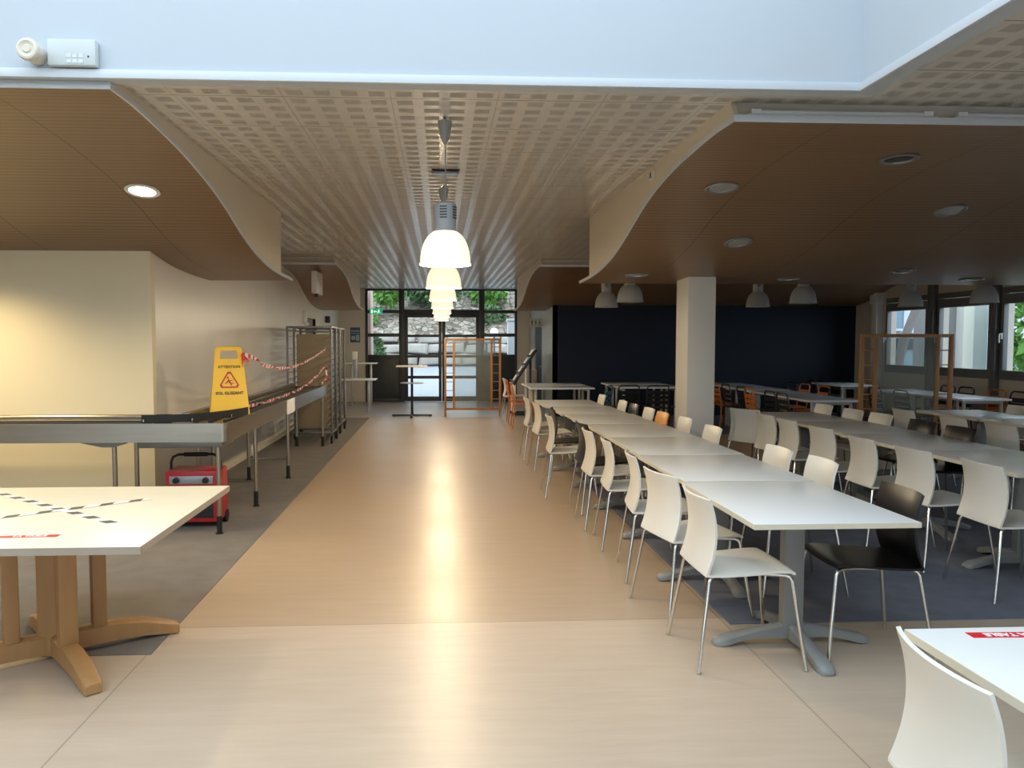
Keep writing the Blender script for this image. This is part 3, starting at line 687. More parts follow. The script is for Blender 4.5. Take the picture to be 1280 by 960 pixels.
# four legged tables of the back area
def make_leg_table(label, L=1.19, W=.76):
    t = thing('canteen_table', label, 'table')
    b = MB(); b.box(-W/2, W/2, -L/2, L/2, .735, .765); top = b.build('tabletop', 'top_grey', t, bevel=.003)
    b = MB(); e = .0015; b.box(-W/2-e, W/2+e, -L/2-e, -L/2+.001, .7365, .7635); b.box(-W/2-e, W/2+e, L/2-.001, L/2+e, .7365, .7635); b.box(-W/2-e, -W/2+.001, -L/2, L/2, .7365, .7635); b.box(W/2-.001, W/2+e, -L/2, L/2, .7365, .7635); b.build('edge_band', 'white', top, smooth=False)
    for sx in (-1, 1):
        for sy in (-1, 1):
            b = MB(); b.cyl((sx*(W/2-.09), sy*(L/2-.1), 0), (sx*(W/2-.09), sy*(L/2-.1), .735), .025, 12); b.build('leg', 'leg_pale', t)
    b = MB(); b.box(-W/2+.08, W/2-.08, -L/2+.085, -L/2+.115, .69, .735); b.box(-W/2+.08, W/2-.08, L/2-.115, L/2-.085, .69, .735); b.build('apron', 'leg_pale', t)
    return t
M['leg_pale'] = mat('pale_grey_table_leg', (.52, .52, .50), .4, var=.04)
lt = make_leg_table('pale grey table of the row before the navy wall, at the camera end'); lt.location = (5.75, 11.6, 0); lt['group'] = 'pale tables before the navy wall'
for y, s in [(12.80, 'second from the camera end'), (14.0, 'third from the camera end'), (15.2, 'at the wall end')]:
    dup(lt, (5.75+.02*(y-11.6), y, .004 if y > 13.8 else 0), .3, 'pale grey table of the row before the navy wall, '+s)
for x, y, rz, s in [(8.14, 11.72, 0, 'pale grey table along the windows, nearest the camera'), (8.14, 12.94, 0, 'pale grey table along the windows, second from the camera'), (8.14, 15.25, 0, 'pale grey table near the white corner casing'),
                    (2.27, 14.62, 90, 'pale table in front of the grey toilet wall, nearer one'), (2.27, 15.55, 90, 'pale table in front of the grey toilet wall, farther one'),
                    (3.95, 14.72, 90, 'pale table left of the column before the navy wall, nearer one'), (3.95, 15.65, 90, 'pale table left of the column before the navy wall, farther one')]:
    dup(lt, (x, y, 0 if (y < 13.2 or x < 2.5) else .004), rz, s)
mg = 'slatted metal chairs of the back area'
for k, x, y, a, s in [('black', 5.38, 11.36, 0, 'black slatted metal chair at the camera end of the row before the navy wall'), ('black', 5.40, 11.84, 0, 'black slatted metal chair, second in the row before the navy wall'), ('orange', 5.36, 12.56, 0, 'orange slatted metal chair between black ones before the navy wall'),
                      ('black', 5.42, 13.04, 0, 'black slatted metal chair just behind the first orange one'), ('black', 5.42, 13.76, 0, 'black slatted metal chair, second behind the first orange one'), ('orange', 5.40, 14.24, 0, 'orange slatted metal chair right beside the column edge'), ('orange', 5.38, 14.96, 0, 'orange slatted metal chair at the wall end, left side of its row'),
                      ('black', 6.30, 12.56, 180, 'black slatted metal chair on the window side, left of the wooden screen'), ('orange', 6.36, 13.04, 180, 'orange slatted metal chair on the window side, nearer one left of the screen'), ('orange', 6.36, 13.76, 180, 'orange slatted metal chair on the window side, farther one left of the screen'), ('black', 6.36, 14.24, 180, 'black slatted metal chair behind the two orange ones left of the screen'),
                      ('black', 7.58, 11.96, 0, 'black slatted metal chair seen through the screen, nearer one'), ('black', 7.58, 12.70, 0, 'black slatted metal chair seen through the screen, farther one'), ('black', 7.62, 15.01, 0, 'black slatted metal chair at the far table by the corner casing'),
                      ('black', 8.66, 11.48, 180, 'black slatted metal chair under the windows at the right picture edge'), ('orange', 8.66, 11.96, 180, 'orange slatted metal chair under the windows beside the window post'), ('black', 8.66, 12.70, 180, 'black slatted metal chair under the windows just right of the screen'), ('black', 8.66, 13.18, 180, 'black slatted metal chair under the windows, farthest along'),
                      ('orange', 8.62, 15.49, 180, 'orange slatted metal chair by the far table in the window corner'),
                      ('black', 3.30, 13.75, 95, 'black slatted metal chair left of the column, leftmost of three'), ('black', 3.85, 13.7, 85, 'black slatted metal chair left of the column, middle of three'), ('black', 4.4, 13.75, 90, 'black slatted metal chair left of the column, rightmost of three'),
                      ('teal', 2.72, 13.5, 150, 'teal metal chair between the toilet wall table and the black chairs'), ('orange', 1.60, 14.62, 0, 'orange slatted metal chair beyond the end of the corridor row, nearer one'), ('orange', 1.60, 15.55, 0, 'orange slatted metal chair beyond the end of the corridor row, farther one')]:
    place_metal(k, x, y, a, s, mg)
place_chair('white', 1.56, 16.35, 0, 'white chair standing beyond the orange chairs near the slanted rack', 'white chairs along the corridor row')

# ------------------------------------------------------------------ front right table with sticker and chair
c = place_table(1.96, 1.83, 90, 'white table in the lower right corner of the picture', 'tables with red stickers', z=0)
s = thing('table_sticker', 'red sticker with white lettering on the lower right white table', 'sticker', (1.565, 2.18, .7505), -1.5)
b = MB(); b.box(0, .62, -.020, .020, 0, .0008); b.build('film', 'red_sticker', s, smooth=False)
text('LA TABLE', 'lettering', .034, 'paper', s, Matrix.Translation((.045, 0, .0014)) @ Matrix.Rotation(PI, 4, 'Z'), ax='RIGHT')
place_chair('white', 1.44, 1.80, -5, 'white chair cut off at the lower right picture corner', 'chairs at the front right table').location.z = 0

# ------------------------------------------------------------------ wooden pedestal table at left
t = thing('wooden_table', 'square table with pale ash top and beech pedestal at lower left', 'table', (-1.975, 4.025, .004))
b = MB(); b.box(-.70, .70, -.70, .70, .712, .746); top = b.build('tabletop', 'top_wood', t, bevel=.002)
b = MB(); e = .002; b.box(-.70-e, .70+e, -.70-e, -.699, .713, .745); b.box(-.70-e, .70+e, .699, .70+e, .713, .745); b.box(-.70-e, -.699, -.70, .70, .713, .745); b.box(.699, .70+e, -.70, .70, .713, .745); b.build('edge_band', 'top_edge', top, smooth=False)
b = MB(); b.box(-.40, .40, -.05, .05, .66, .712); b.box(-.05, .05, -.40, .40, .66, .712); b.build('top_frame', 'beech', t, bevel=.004)
b = MB(); b.box(-.065, .065, -.065, .065, .02, .66); b.build('center_post', 'beech', t, bevel=.01)
for a in (33, -50, 126, 214):
    mx = Matrix.Rotation(R(a), 4, 'Z'); secs = []
    for (r, zb, zt, w) in [(.03, .025, .125, .042), (.15, .03, .128, .042), (.3, .032, .125, .042), (.42, .024, .108, .042), (.52, .008, .078, .041), (.585, .0, .055, .040), (.60, .002, .046, .036)]:
        cc = .012; secs.append([mx @ Vector(p) for p in [(r, -w, zb), (r, w, zb), (r, w, zt-cc), (r, w-cc, zt), (r, -w+cc, zt), (r, -w, zt-cc)]])
    b = MB(); b.loft(secs); b.build('foot', 'beech', t, angle=45)
    b = MB(); b.box(.165, .235, -.043, .043, .118, .668, mx=mx); b.build('post', 'beech', t, bevel=.01)
def hazard(p0, p1, label, w=.045, n=9):
    p0, p1 = Vector(p0), Vector(p1); d = p1-p0; L = d.length; a = math.atan2(d.y, d.x)
    o = thing('striped_tape', label, 'tape strip', (p0.x, p0.y, .7503+(.0014 if n == 7 else 0)), 0, 'striped tape cross on the wooden table'); o.rotation_euler = (0, 0, a)
    b = MB(); b.box(0, L, -w/2, w/2, 0, .0006); b.build('strip', 'tape_white', o, smooth=False)
    b = MB(); st = L/n
    for k in range(n):
        u = k*st+.02; b.prism([(u, -w/2), (u+st*.45, -w/2), (u+st*.45+w*.6, w/2), (u+w*.6, w/2)], 'z', .0004, .0012)
    b.build('stripes', 'tape_dark', o, smooth=False)
hazard((-2.66, 4.66), (-1.53, 3.735), 'black and white striped tape from far left to near right on the wooden table')
hazard((-2.42, 3.72), (-1.60, 4.345), 'black and white striped tape from near left to far right on the wooden table', n=7)
s = thing('table_sticker', 'red sticker with faint lettering on the near edge of the wooden table', 'sticker', (-2.35, 3.50, .7505), 3)
b = MB(); b.box(0, .64, -.020, .020, 0, .0008); b.build('film', 'red_sticker', s, smooth=False)
text('LA TABLE', 'lettering', .034, 'paper', s, Matrix.Translation((.59, 0, .0014)), ax='RIGHT')

# ------------------------------------------------------------------ stainless tray return counter
t = thing('tray_counter', 'L shaped stainless steel tray return counter along the left wall', 'counter', (0, 0, .004))
XF, XB, Y0, Y1, YB = -1.765, -2.26, 6.49, 12.23, 7.02
Z0, Z1 = .785, .94
b = MB()
cor = [(XF-.05+.05*math.sin(q), Y0+.05-.05*math.cos(q)) for q in [R(k*15) for k in range(7)]]
out = [(-5.5, Y0)]+cor+[(XF, Y1)]; inn = [(-5.5, Y0+.02)]+[(XF-.05+.03*math.sin(q), Y0+.05-.03*math.cos(q)) for q in [R(k*15) for k in range(7)]]+[(XF-.02, Y1)]
secs = [[(o_[0], o_[1], Z0), (o_[0], o_[1], Z1), (i_[0], i_[1], Z1), (i_[0], i_[1], Z0)] for o_, i_ in zip(out, inn)]
b.loft(secs); b.build('apron', 'steel', t, angle=50)
b = MB(); b.box(-5.5, XF-.02, Y0+.02, YB, Z1-.06, Z1-.035); b.box(XB, XF-.02, YB, Y1, Z1-.06, Z1-.035); b.build('tray_bed', 'steel_dark', t, smooth=False)
b = MB(); b.tube([(-5.5, YB, Z1+.005), (-2.62, YB, Z1+.005), (-2.45, YB-.02, Z1+.005)], .024, 12); b.build('rear_nosing', 'steel', t)
b = MB(); b.box(XB-.03, XB+.005, YB+.05, Y1, Z1-.06, Z1+.035); b.box(XB-.06, XB-.03, YB+.05, Y1, Z1+.02, Z1+.035); b.build('upstand', 'steel', t, bevel=.004)
for x in (XF-.13, XF-.26, XF-.39):
    b = MB(); b.box(x-.018, x+.018, YB-.1, Y1-.1, Z1-.035, Z1-.012); b.build('belt_rail', 'grille', t, bevel=.003)
b = MB(); b.box(-5.5, -2.5, Y0+.16, Y0+.2, Z1-.035, Z1-.005); b.box(-5.5, -2.5, Y0+.32, Y0+.36, Z1-.035, Z1-.005); b.build('belt_rail', 'grille', t, bevel=.003)
b = MB(); b.box(XB, XF-.02, Y1-.03, Y1, Z0, Z1-.02); b.build('end_plate', 'black', t, bevel=.003)
b = MB(); b.box(-2.52, XF-.06, Y0+.06, Y0+.46, Z0-.055, Z0+.02); b.build('bracket_box', 'steel_dark', t, bevel=.006)
b = MB(); b.prism([(-3.03, Z0+.005), (-2.62, Z0+.005), (-2.62, Z0-.02), (-2.70, Z0-.045), (-2.80, Z0-.045)], 'y', Y0+.05, Y0+.4); b.build('bracket_box', 'steel_dark', t)
for (x, y) in [(-1.86, 6.57), (-2.26, 7.34), (-2.73, 6.62), (-2.68, 6.96), (-1.81, 7.66), (-2.24, 7.75), (-1.80, 9.23), (-2.24, 9.15), (-1.82, 12.08), (-2.22, 12.08), (-4.6, 6.62), (-4.6, 6.96)]:
    b = MB(); b.cyl((x, y, .14), (x, y, Z0+.05), .020, 12); lg = b.build('leg', 'steel', t)
    b = MB(); b.cyl((x, y, .006), (x, y, .15), .022, 12); b.disc((x, y, 0), .034, 16, h=.008); b.build('leg_foot', 'rubber', lg)
for (y) in (7.70, 9.19):
    b = MB(); b.cyl((-2.24, y, .24), (-1.81, y, .24), .012, 8); b.build('stretcher', 'steel', t)
o = MB()
path = [(-2.47, 6.54), (-2.30, 6.56), (-2.1, 6.62), (-1.97, 6.78), (-1.87, 6.98), (-1.81, 7.18), (-1.79, 7.30)]
bt = thing('bumper_strip', 'curved black rubber strip standing on the counter corner', 'rubber strip', (0, 0, Z1+.0065))
sec = []
for i, (x, y) in enumerate(path):
    a = path[max(i-1, 0)]; c_ = path[min(i+1, len(path)-1)]; dx, dy = c_[0]-a[0], c_[1]-a[1]; l = math.hypot(dx, dy); nx, ny = -dy/l*.008, dx/l*.008
    sec.append([(x-nx, y-ny, 0), (x+nx, y+ny, 0), (x+nx, y+ny, .066), (x-nx, y-ny, .066)])
o.loft(sec); o.build('strip', 'rubber', bt, angle=50)
for i in (0, 2, 4):
    x, y = path[i]; q = MB(); q.cyl((x+.02, y-.014, .01), (x+.02, y-.014, .03), .007, 8); q.build('stud', 'chrome', bt)
tag(MB().box(-2.44, -2.31, 6.73, 6.80, 0, .085).build('rubber_block', 'rubber', loc=(0, 0, Z1-.0295), bevel=.004), 'small black rubber block standing behind the bumper strip', 'rubber block')

# wet floor sign
t = thing('wet_floor_sign', 'yellow folding wet floor sign standing on the counter corner', 'sign', (-2.01, 7.50, Z1-.007), 18)
def board(sgn, name):
    b = MB(); H = .635; lean = .11
    W = lambda h: .178-.060*h/H
    yy_ = lambda h: sgn*(.015+lean*(1-h/H))
    rows = []
    hs = [0, .02, .50, .525, .60, .62, .635]
    xs = [-1, -.62, .62, 1]
    vs = []; fs = []
    for layer in (0, .012):
        for h in hs:
            w = W(h)*(.86 if h == hs[-1] else 1)
            for u in xs: vs.append((u*w, yy_(h)+sgn*layer, h))
    n = len(hs)*4
    def idx(l, i, j): return l*n+i*4+j
    hole = {(3, 1)}
    for i in range(len(hs)-1):
        for j in range(3):
            if (i, j) in hole:
                for (p, q) in (((i, j), (i, j+1)), ((i, j+1), (i+1, j+1)), ((i+1, j+1), (i+1, j)), ((i+1, j), (i, j))): fs.append((idx(0, *p), idx(0, *q), idx(1, *q), idx(1, *p)))
                continue
            for l in (0, 1): fs.append((idx(l, i, j), idx(l, i, j+1), idx(l, i+1, j+1), idx(l, i+1, j)))
    ring = [(0, j) for j in range(4)]+[(i, 3) for i in range(1, len(hs))]+[(len(hs)-1, j) for j in (2, 1, 0)]+[(i, 0) for i in range(len(hs)-2, 0, -1)]
    for p, q in zip(ring, ring[1:]+ring[:1]): fs.append((idx(0, *p), idx(0, *q), idx(1, *q), idx(1, *p)))
    b.add(vs, fs); return b.build(name, 'yellow', t, smooth=False)
fb = board(-1, 'front_board'); board(1, 'rear_board')
b = MB(); b.cyl((-.10, 0, .628), (.10, 0, .628), .012, 10); b.build('hinge', 'yellow', t)
tilt = Matrix.Translation((0, -.027-.11-.0015, 0)) @ Matrix.Rotation(-math.atan2(.11, .635), 4, 'X') @ Matrix.Rotation(R(90), 4, 'X')
text('ATTENTION', 'lettering', .036, 'black', fb, tilt @ Matrix.Translation((0, .455, .0015)), bold=.02)
text('SOL GLISSANT', 'lettering', .0385, 'black', fb, tilt @ Matrix.Translation((0, .205, .0015)), bold=.03)
b = MB()
def tri(r): return [(r*math.sin(R(a+d)) , r*math.cos(R(a+d))*1.0) for a in (0, 120, 240) for d in (-9, 9)]
o1, i1 = tri(.094), tri(.074); n = 6
b.add([(x, y, .002) for x, y in o1]+[(x, y, .002) for x, y in i1], [(i, (i+1) % n, n+(i+1) % n, n+i) for i in range(n)])
for poly in ([(-.012, .03), (-.002, .018), (.024, -.035), (.016, -.040), (-.016, .010)], [(-.012, .012), (-.040, -.018), (-.034, -.024), (-.004, .002)], [(-.006, .012), (.032, .018), (.032, .011), (-.002, .004)], [(.004, -.008), (.034, -.012), (.040, -.022), (.033, -.024), (.028, -.019), (.006, -.016)]):
    b.add([(x, y, .002) for x, y in poly], [tuple(range(len(poly)))])
b.add([(-.014+.010*math.cos(q), .038+.010*math.sin(q), .002) for q in [2*PI*k/10 for k in range(10)]], [tuple(range(10))])
for i, v in enumerate(b.v): b.v[i] = tuple(tilt @ Matrix.Translation((0, .315, 0)) @ Vector(v))
b.build('warning_triangle', 'red', fb, smooth=False)
# barrier tape
def ribbon(pts, name, label, w=.035, step=.07):
    P = [Vector(p) for p in pts]; b = MB(); n = 40
    cum = [0]
    for a, c_ in zip(P, P[1:]): cum.append(cum[-1]+(c_-a).length)
    L = cum[-1]; k = int(L/step)+1; rows = []
    for i in range(k+1):
        s_ = L*i/k; p = Vector([interp(s_, cum, [q[d] for q in P]) for d in range(3)])
        tw = math.sin(i*.55)*.9+.6; d = Vector((math.cos(tw)*.3, math.cos(tw)*.2, math.sin(tw)))
        d = d.normalized()*w/2; rows.append((p-d, p+d))
    for i in range(k): b.add([rows[i][0], rows[i][1], rows[i+1][1], rows[i+1][0]], [(0, 1, 2, 3)], i % 2)
    return tag(b.build(name, ['tape_red', 'tape_white'], solid=.0015), label, 'tape')
ribbon([(-1.875, 7.46, 1.50), (-1.84, 7.7, 1.47), (-1.85, 8.4, 1.36), (-1.85, 9.6, 1.30), (-1.84, 11.0, 1.36), (-1.80, 12.33, 1.50)], 'barrier_tape', 'red and white barrier tape hanging from the yellow sign to the trolley')
ribbon([(-1.95, 7.9, .965), (-1.92, 8.6, .955), (-1.9, 9.4, .96), (-1.88, 10.2, .975), (-1.86, 11.1, 1.03), (-1.84, 11.8, 1.12), (-1.80, 12.32, 1.22), (-1.79, 12.32, 1.05), (-1.83, 12.1, .97)], 'barrier_tape', 'red and white barrier tape trailing along the top of the counter')
b = MB()
for k in range(7): 
    a = rnd.uniform(-2.2, .2); b.tube([(0, 0, 0), (.03*math.cos(a)+.012, -.02, -.015+.03*math.sin(a)), (.05*math.cos(a)+.03, -.025, -.05-.012*k)], [.008, .006, .003], 5)
tag(b.build('tape_knot', 'tape_red', loc=(-1.862, 7.445, 1.50)), 'red tape knot tied at the handle of the yellow sign', 'tape knot')
b = MB()
for k in range(6): b.tube([(-.07+.025*k, 0, .006), (-.05+.03*k, rnd.uniform(-.03, .03), .03), (-.03+.03*k, rnd.uniform(-.02, .03), .008)], .007, 5)
tag(b.build('tape_knot', 'tape_red', loc=(-2.13, 7.19, Z1-.006)), 'crumpled red tape lying at the foot of the yellow sign', 'tape knot')
b = MB(); b.box(-.002, 0, -.34, .34, -.10, .065)
tag(MB().box(XF, XF+.002, 9.02, 9.50, .775, .94).build('paper_notice', 'paper', loc=(.001, 0, .004), smooth=False), 'white paper notice on the long side of the counter', 'notice')
tag(MB().box(-.008, .008, -.07, .07, 0, .20, mx=Matrix.Rotation(R(-14), 4, 'Y')).build('white_tile', 'paper', loc=(-2.58, 10.9, .0075), bevel=.002), 'small white panel leaning at the foot of the left wall', 'panel')

# red electric heater
t = thing('fan_heater', 'red fan heater with black tube handle under the counter', 'heater', (-2.15, 6.93, .004))
b = MB(); b.box(-.225, .225, -.16, .16, .05, .50); cs = b.build('casing', 'red', t, bevel=.02)
b = MB(); b.box(-.185, .185, -.168, -.155, .385, .455); pn = b.build('control_panel', 'alu', t, bevel=.003)
for x in (-.125, .125):
    b = MB(); b.lathe([(.0001, .03), (.024, .03), (.028, 0)], mx=Matrix.Rotation(R(90), 4, 'X'), c=(x, -.168, .42), n=16); b.build('knob', 'black', pn)
b = MB(); b.box(-.185, .185, -.166, -.15, .09, .365); gr = b.build('grille', 'grille', t, bevel=.003)
b = MB()
for k in range(9): b.box(-.18, .18, -.170, -.165, .105+k*.029, .110+k*.029)
b.build('grille_bars', 'black', gr)
b = MB(); b.tube([(-.215, -.02, .42), (-.215, -.02, .56), (-.195, -.02, .605), (-.15, -.02, .625), (.15, -.02, .625), (.195, -.02, .605), (.215, -.02, .56), (.215, -.02, .42)], .012, 8); hd = b.build('handle', 'black', t)
b = MB(); b.cyl((-.10, -.02, .625), (.10, -.02, .625), .019, 12); b.build('grip', 'rubber', hd)
for x in (-.215, .215):
    b = MB(); b.cyl((x-.018, .10, .055), (x+.018, .10, .055), .055, 18); b.build('wheel', 'rubber', t)
    b = MB(); b.box(x-.02, x+.02, -.12, -.09, 0, .055); b.build('foot', 'black', t)

# tray trolleys
def trolley(x, y, label, board=False):
    t = thing('rack_trolley', label, 'trolley', (x, y, .004), group='stainless tray trolleys along the left wall')
    W, D, H = .34, .29, 1.86
    b = MB()
    for sx in (-1, 1):
        for sy in (-1, 1): b.box(sx*W-.014, sx*W+.014, sy*D-.014, sy*D+.014, .16, H)
    b.build('posts', 'steel_dark', t, bevel=.003)
    b = MB()
    for z, nm in ((H-.028, 'top_frame'), (.16, 'base_frame')):
        b = MB(); b.box(-W, W, -D-.012, -D+.012, z, z+.028); b.box(-W, W, D-.012, D+.012, z, z+.028); b.box(-W-.012, -W+.012, -D, D, z, z+.028); b.box(W-.012, W+.012, -D, D, z, z+.028); b.build(nm, 'steel_dark', t, bevel=.003)
    b = MB(); b.box(-W, W, -D-.01, -D+.01, H-.085, H-.07)
    b.box(-W+.12, -W+.14, -D-.008, -D+.008, H-.07, H-.028); b.box(-W+.27, -W+.29, -D-.008, -D+.008, H-.07, H-.028)
    b.build('front_rail', 'steel_dark', t, bevel=.003)
    for sx in (-1, 1):
        b = MB()
        for k in range(16): z = .27+k*.095; b.box(sx*W-sx*.035-.018, sx*W-sx*.035+.018, -D, D, z, z+.006)
        b.build('runners', 'steel_dark', t)
    if board:
        b = MB(); b.box(-W+.055, W-.08, .18, .2, .19, H-.12); b.build('back_board', 'tan', t, bevel=.003)
    for sx in (-1, 1):
        for sy in (-1, 1):
            q = MB(); q.cyl((sx*W-.014, sy*D, .062), (sx*W+.014, sy*D, .062), .062, 16); wh = q.build('caster', 'rubber', t)
            q = MB(); q.box(sx*W-.028, sx*W-.02, sy*D-.03, sy*D+.03, .05, .16); q.box(sx*W+.02, sx*W+.028, sy*D-.03, sy*D+.03, .05, .16); q.box(sx*W-.028, sx*W+.028, sy*D-.03, sy*D+.03, .13, .16); q.build('fork', 'steel_dark', wh)
trolley(-2.06, 12.66, 'stainless rack trolley with a tan board, right behind the counter', True)
trolley(-2.10, 13.42, 'stainless rack trolley, second behind the counter')
trolley(-2.11, 14.16, 'stainless rack trolley farthest along the left wall')

# ------------------------------------------------------------------ far left: tables, dispenser, poster
def small_table(loc, label, W, D, H, topm='top_white'):
    t = thing('bistro_table', label, 'table', loc)
    b = MB(); b.box(-W/2, W/2, -D/2, D/2, H-.025, H); b.build('tabletop', topm, t, bevel=.004)
    for sx in (-1, 1):
        b = MB(); b.box(sx*W*.3-.03, sx*W*.3+.03, -.03, .03, .03, H-.025); b.build('leg', 'alu', t, bevel=.01)
        b = MB(); b.tube([(sx*W*.3, -D*.46, .015), (sx*W*.3, 0, .04), (sx*W*.3, D*.46, .015)], [.014, .024, .014], 8); b.build('foot', 'alu', t)
    return t
small_table((-1.95, 18.25, 0), 'white side table against the far left wall holding a dispenser', .92, .7, .75)
small_table((-2.0, 19.9, 0), 'taller pale table behind the dispenser table near the entrance', .8, .6, 1.08)
t = thing('sanitizer_dispenser', 'slim white dispenser stand on the far left side table', 'dispenser', (-1.98, 18.2, .75))
b = MB(); b.box(-.07, .07, -.06, .06, 0, .012); b.build('base', 'white', t, bevel=.003)
b = MB(); b.box(-.05, .05, .0, .02, .012, .62); b.build('back_plate', 'alu', t, bevel=.003)
b = MB(); b.box(-.055, .055, -.06, .025, .45, .64); b.build('head', 'white', t, bevel=.012)
t = thing('poster', 'blue poster on the beige wall left of the entrance', 'poster', (-2.27, YE, 1.80))
b = MB(); b.box(-.13, .13, -.012, 0, -.20, .20); b.build('board', 'poster', t, bevel=.002)
b = MB(); b.box(-.11, .11, -.014, -.012, .09, .12); b.box(.02, .11, -.014, -.012, -.16, .0); b.box(-.11, .11, -.014, -.012, .035, .05); b.lathe([(.0001, 0), (.06, 0)], n=20, c=(-.05, -.014, -.08), mx=Matrix.Rotation(R(90), 4, 'X')); b.build('print', 'poster_light', t, smooth=False)
t = thing('hanging_panel', 'slim white panel hanging under the far left canopy', 'panel', (-2.17, 13.95, 2.40))
b = MB(); b.box(-.045, .045, -.35, .35, .06, .44); b.build('panel', 'white', t, bevel=.008)
b = MB(); b.cyl((0, -.2, .44), (0, -.2, .49), .008, 8); b.cyl((0, .2, .44), (0, .2, .46), .008, 8); b.build('hanger', 'black', t)
b = MB(); b.box(-.03, .03, -.12, .0, .0, .06); b.build('bracket', 'black', t, bevel=.004)
t = thing('wall_lamp', 'small white fitting high on the left wall beside the brown door', 'wall fitting', (XL, 15.5, 1.93))
b = MB(); b.box(0, .07, -.05, .05, .06, .30); b.build('body', 'white', t, bevel=.01)
b = MB(); b.lathe([(.0001, 0), (.045, .01), (.055, .05), (.03, .07), (.0001, .07)], c=(.06, 0, 0), n=16); b.build('lens', 'paper', t)
t = thing('wall_speaker', 'small dark box high on the left wall past the brown door', 'speaker', (XL, 18.5, 2.06))
b = MB(); b.box(0, .10, -.09, .09, 0, .16); b.build('body', 'black', t, bevel=.01)
b = MB(); b.box(.10, .104, -.07, .07, .02, .14); b.build('grille', 'grille', t)

# high table near the doors
t = thing('high_table', 'black cross footed high table with shelf before the entrance doors', 'table', (-.61, 16.85, 0))
b = MB(); b.box(-.33, .33, -.30, .30, 1.075, 1.10); b.build('tabletop', 'top_wood', t, bevel=.006)
b = MB(); b.lathe([(.0001, .715), (.25, .715), (.26, .725), (.25, .735), (.0001, .735)], n=32); b.build('shelf', 'top_grey', t)
b = MB(); b.cyl((0, 0, .03), (0, 0, 1.075), .028, 16); b.build('pole', 'black_metal', t)
for k in range(4):
    mx = Matrix.Rotation(PI/2*k, 4, 'Z'); b = MB(); b.box(.0, .43, -.025, .025, .008, .045, mx=mx); b.box(.38, .42, -.02, .02, 0, .01, mx=mx); b.build('foot', 'black_metal', t, bevel=.006)

# wooden screens with clear centre panel
def screen(x0, y, label, W=1.24, H=1.70, rz=0):
    t = thing('folding_screen', label, 'screen', (x0+W/2, y, 0), rz, 'wooden screens with clear panels'); h = W/2
    pw = .046
    xs = [-h, -h+.155+.03, h-.185-pw, h-pw]
    for i, x in enumerate(xs):
        z0 = 0 if i in (0, 3) else .16
        b = MB(); b.box(x, x+pw, -.022, .022, z0, H); b.build('post', 'screen_wood', t, bevel=.004)
    b = MB(); b.box(-h+pw, h-pw, -.02, .02, H-.045, H-.001); b.build('top_rail', 'screen_wood', t, bevel=.003)
    b = MB(); b.box(-h+pw, h-pw, -.02, .02, .13, .175); b.build('bottom_rail', 'screen_wood', t, bevel=.003)
    b = MB(); b.box(xs[1]+pw-.005, xs[2]+.005, -.003, .003, .17, H-.04); b.build('clear_panel', 'plexi', t, smooth=False)
    for k in range(7):
        z = .36+k*.19
        for (a, c_) in ((xs[0]+pw, xs[1]), (xs[2]+pw, xs[3])):
            b = MB(); b.box(a-.004, c_+.004, -.008, .008, z, z+.014); b.build('rung', 'screen_wood', t)
    return t
screen(.09, 16.88, 'wooden frame screen with clear panel in front of the entrance doors', H=1.69)
screen(5.44, 9.80, 'wooden frame screen with clear panel between the right tables and the windows', H=1.72)

# slanted rack by the toilets with leaflets, cabinet
t = thing('display_rack', 'black slanted display rack beside the toilet wall', 'display rack', (1.86, 17.2, 0))
mx = Matrix.Translation((0, 0, 1.06)) @ Matrix.Rotation(R(-57), 4, 'Y')
b = MB(); b.box(-.46, .46, -.3, .3, -.025, .025, mx=mx); sb = b.build('slanted_board', 'black', t, bevel=.005)
b = MB()
for k in range(4): b.box(-.40+k*.22, -.385+k*.22, -.29, .29, .025, .075, mx=mx)
b.build('ledges', 'black', sb)
b = MB(); b.box(-.26, -.20, -.28, .28, .07, .70); b.build('front_panel', 'white', t, bevel=.004)
b = MB(); b.box(-.28, .32, -.26, -.22, 0, .05); b.box(-.28, .32, .22, .26, 0, .05); b.build('base', 'black_metal', t, bevel=.004)
b = MB(); b.box(.12, .17, -.04, .04, .05, 1.22); b.build('pole', 'black_metal', t, bevel=.004)
for k in range(4):
    q = MB(); q.box(-.378+k*.22, -.24+k*.22, -.27, -.05, .040, .062, mx=mx)
    tag(q.build('leaflet_stack', 'paper', loc=(1.86, 17.2, 0), bevel=.003), 'white leaflet stack on the slanted black rack, %s' % ['lowest', 'second from below', 'third from below', 'topmost'][k], 'leaflets', 'leaflets on the slanted rack')
t = thing('side_cabinet', 'narrow pale beige cabinet between the slanted rack and the toilet door', 'cabinet', (2.12, 18.1, 0))
b = MB(); b.box(-.12, .12, -.2, .2, .04, .97); b.build('body', 'ivory', t, bevel=.006)
b = MB(); b.box(-.105, .105, -.206, -.2, .07, .93); dr = b.build('door', 'beige_wall', t, bevel=.003)
b = MB(); b.cyl((.07, -.22, .55), (.07, -.22, .7), .006, 8); b.build('handle', 'chrome', dr)
b = MB(); b.box(-.1, .1, -.18, .18, 0, .04); b.build('plinth', 'black', t)
M['sign_plate'] = mat('pale_sign_plate', (.46, .47, .46), .4, var=.04)
t = thing('toilet_sign', 'projecting plate with black man woman and wheelchair pictograms by the toilet door', 'sign', (2.285, 18.42, 2.07)); t.scale = (.36, 1, .62)
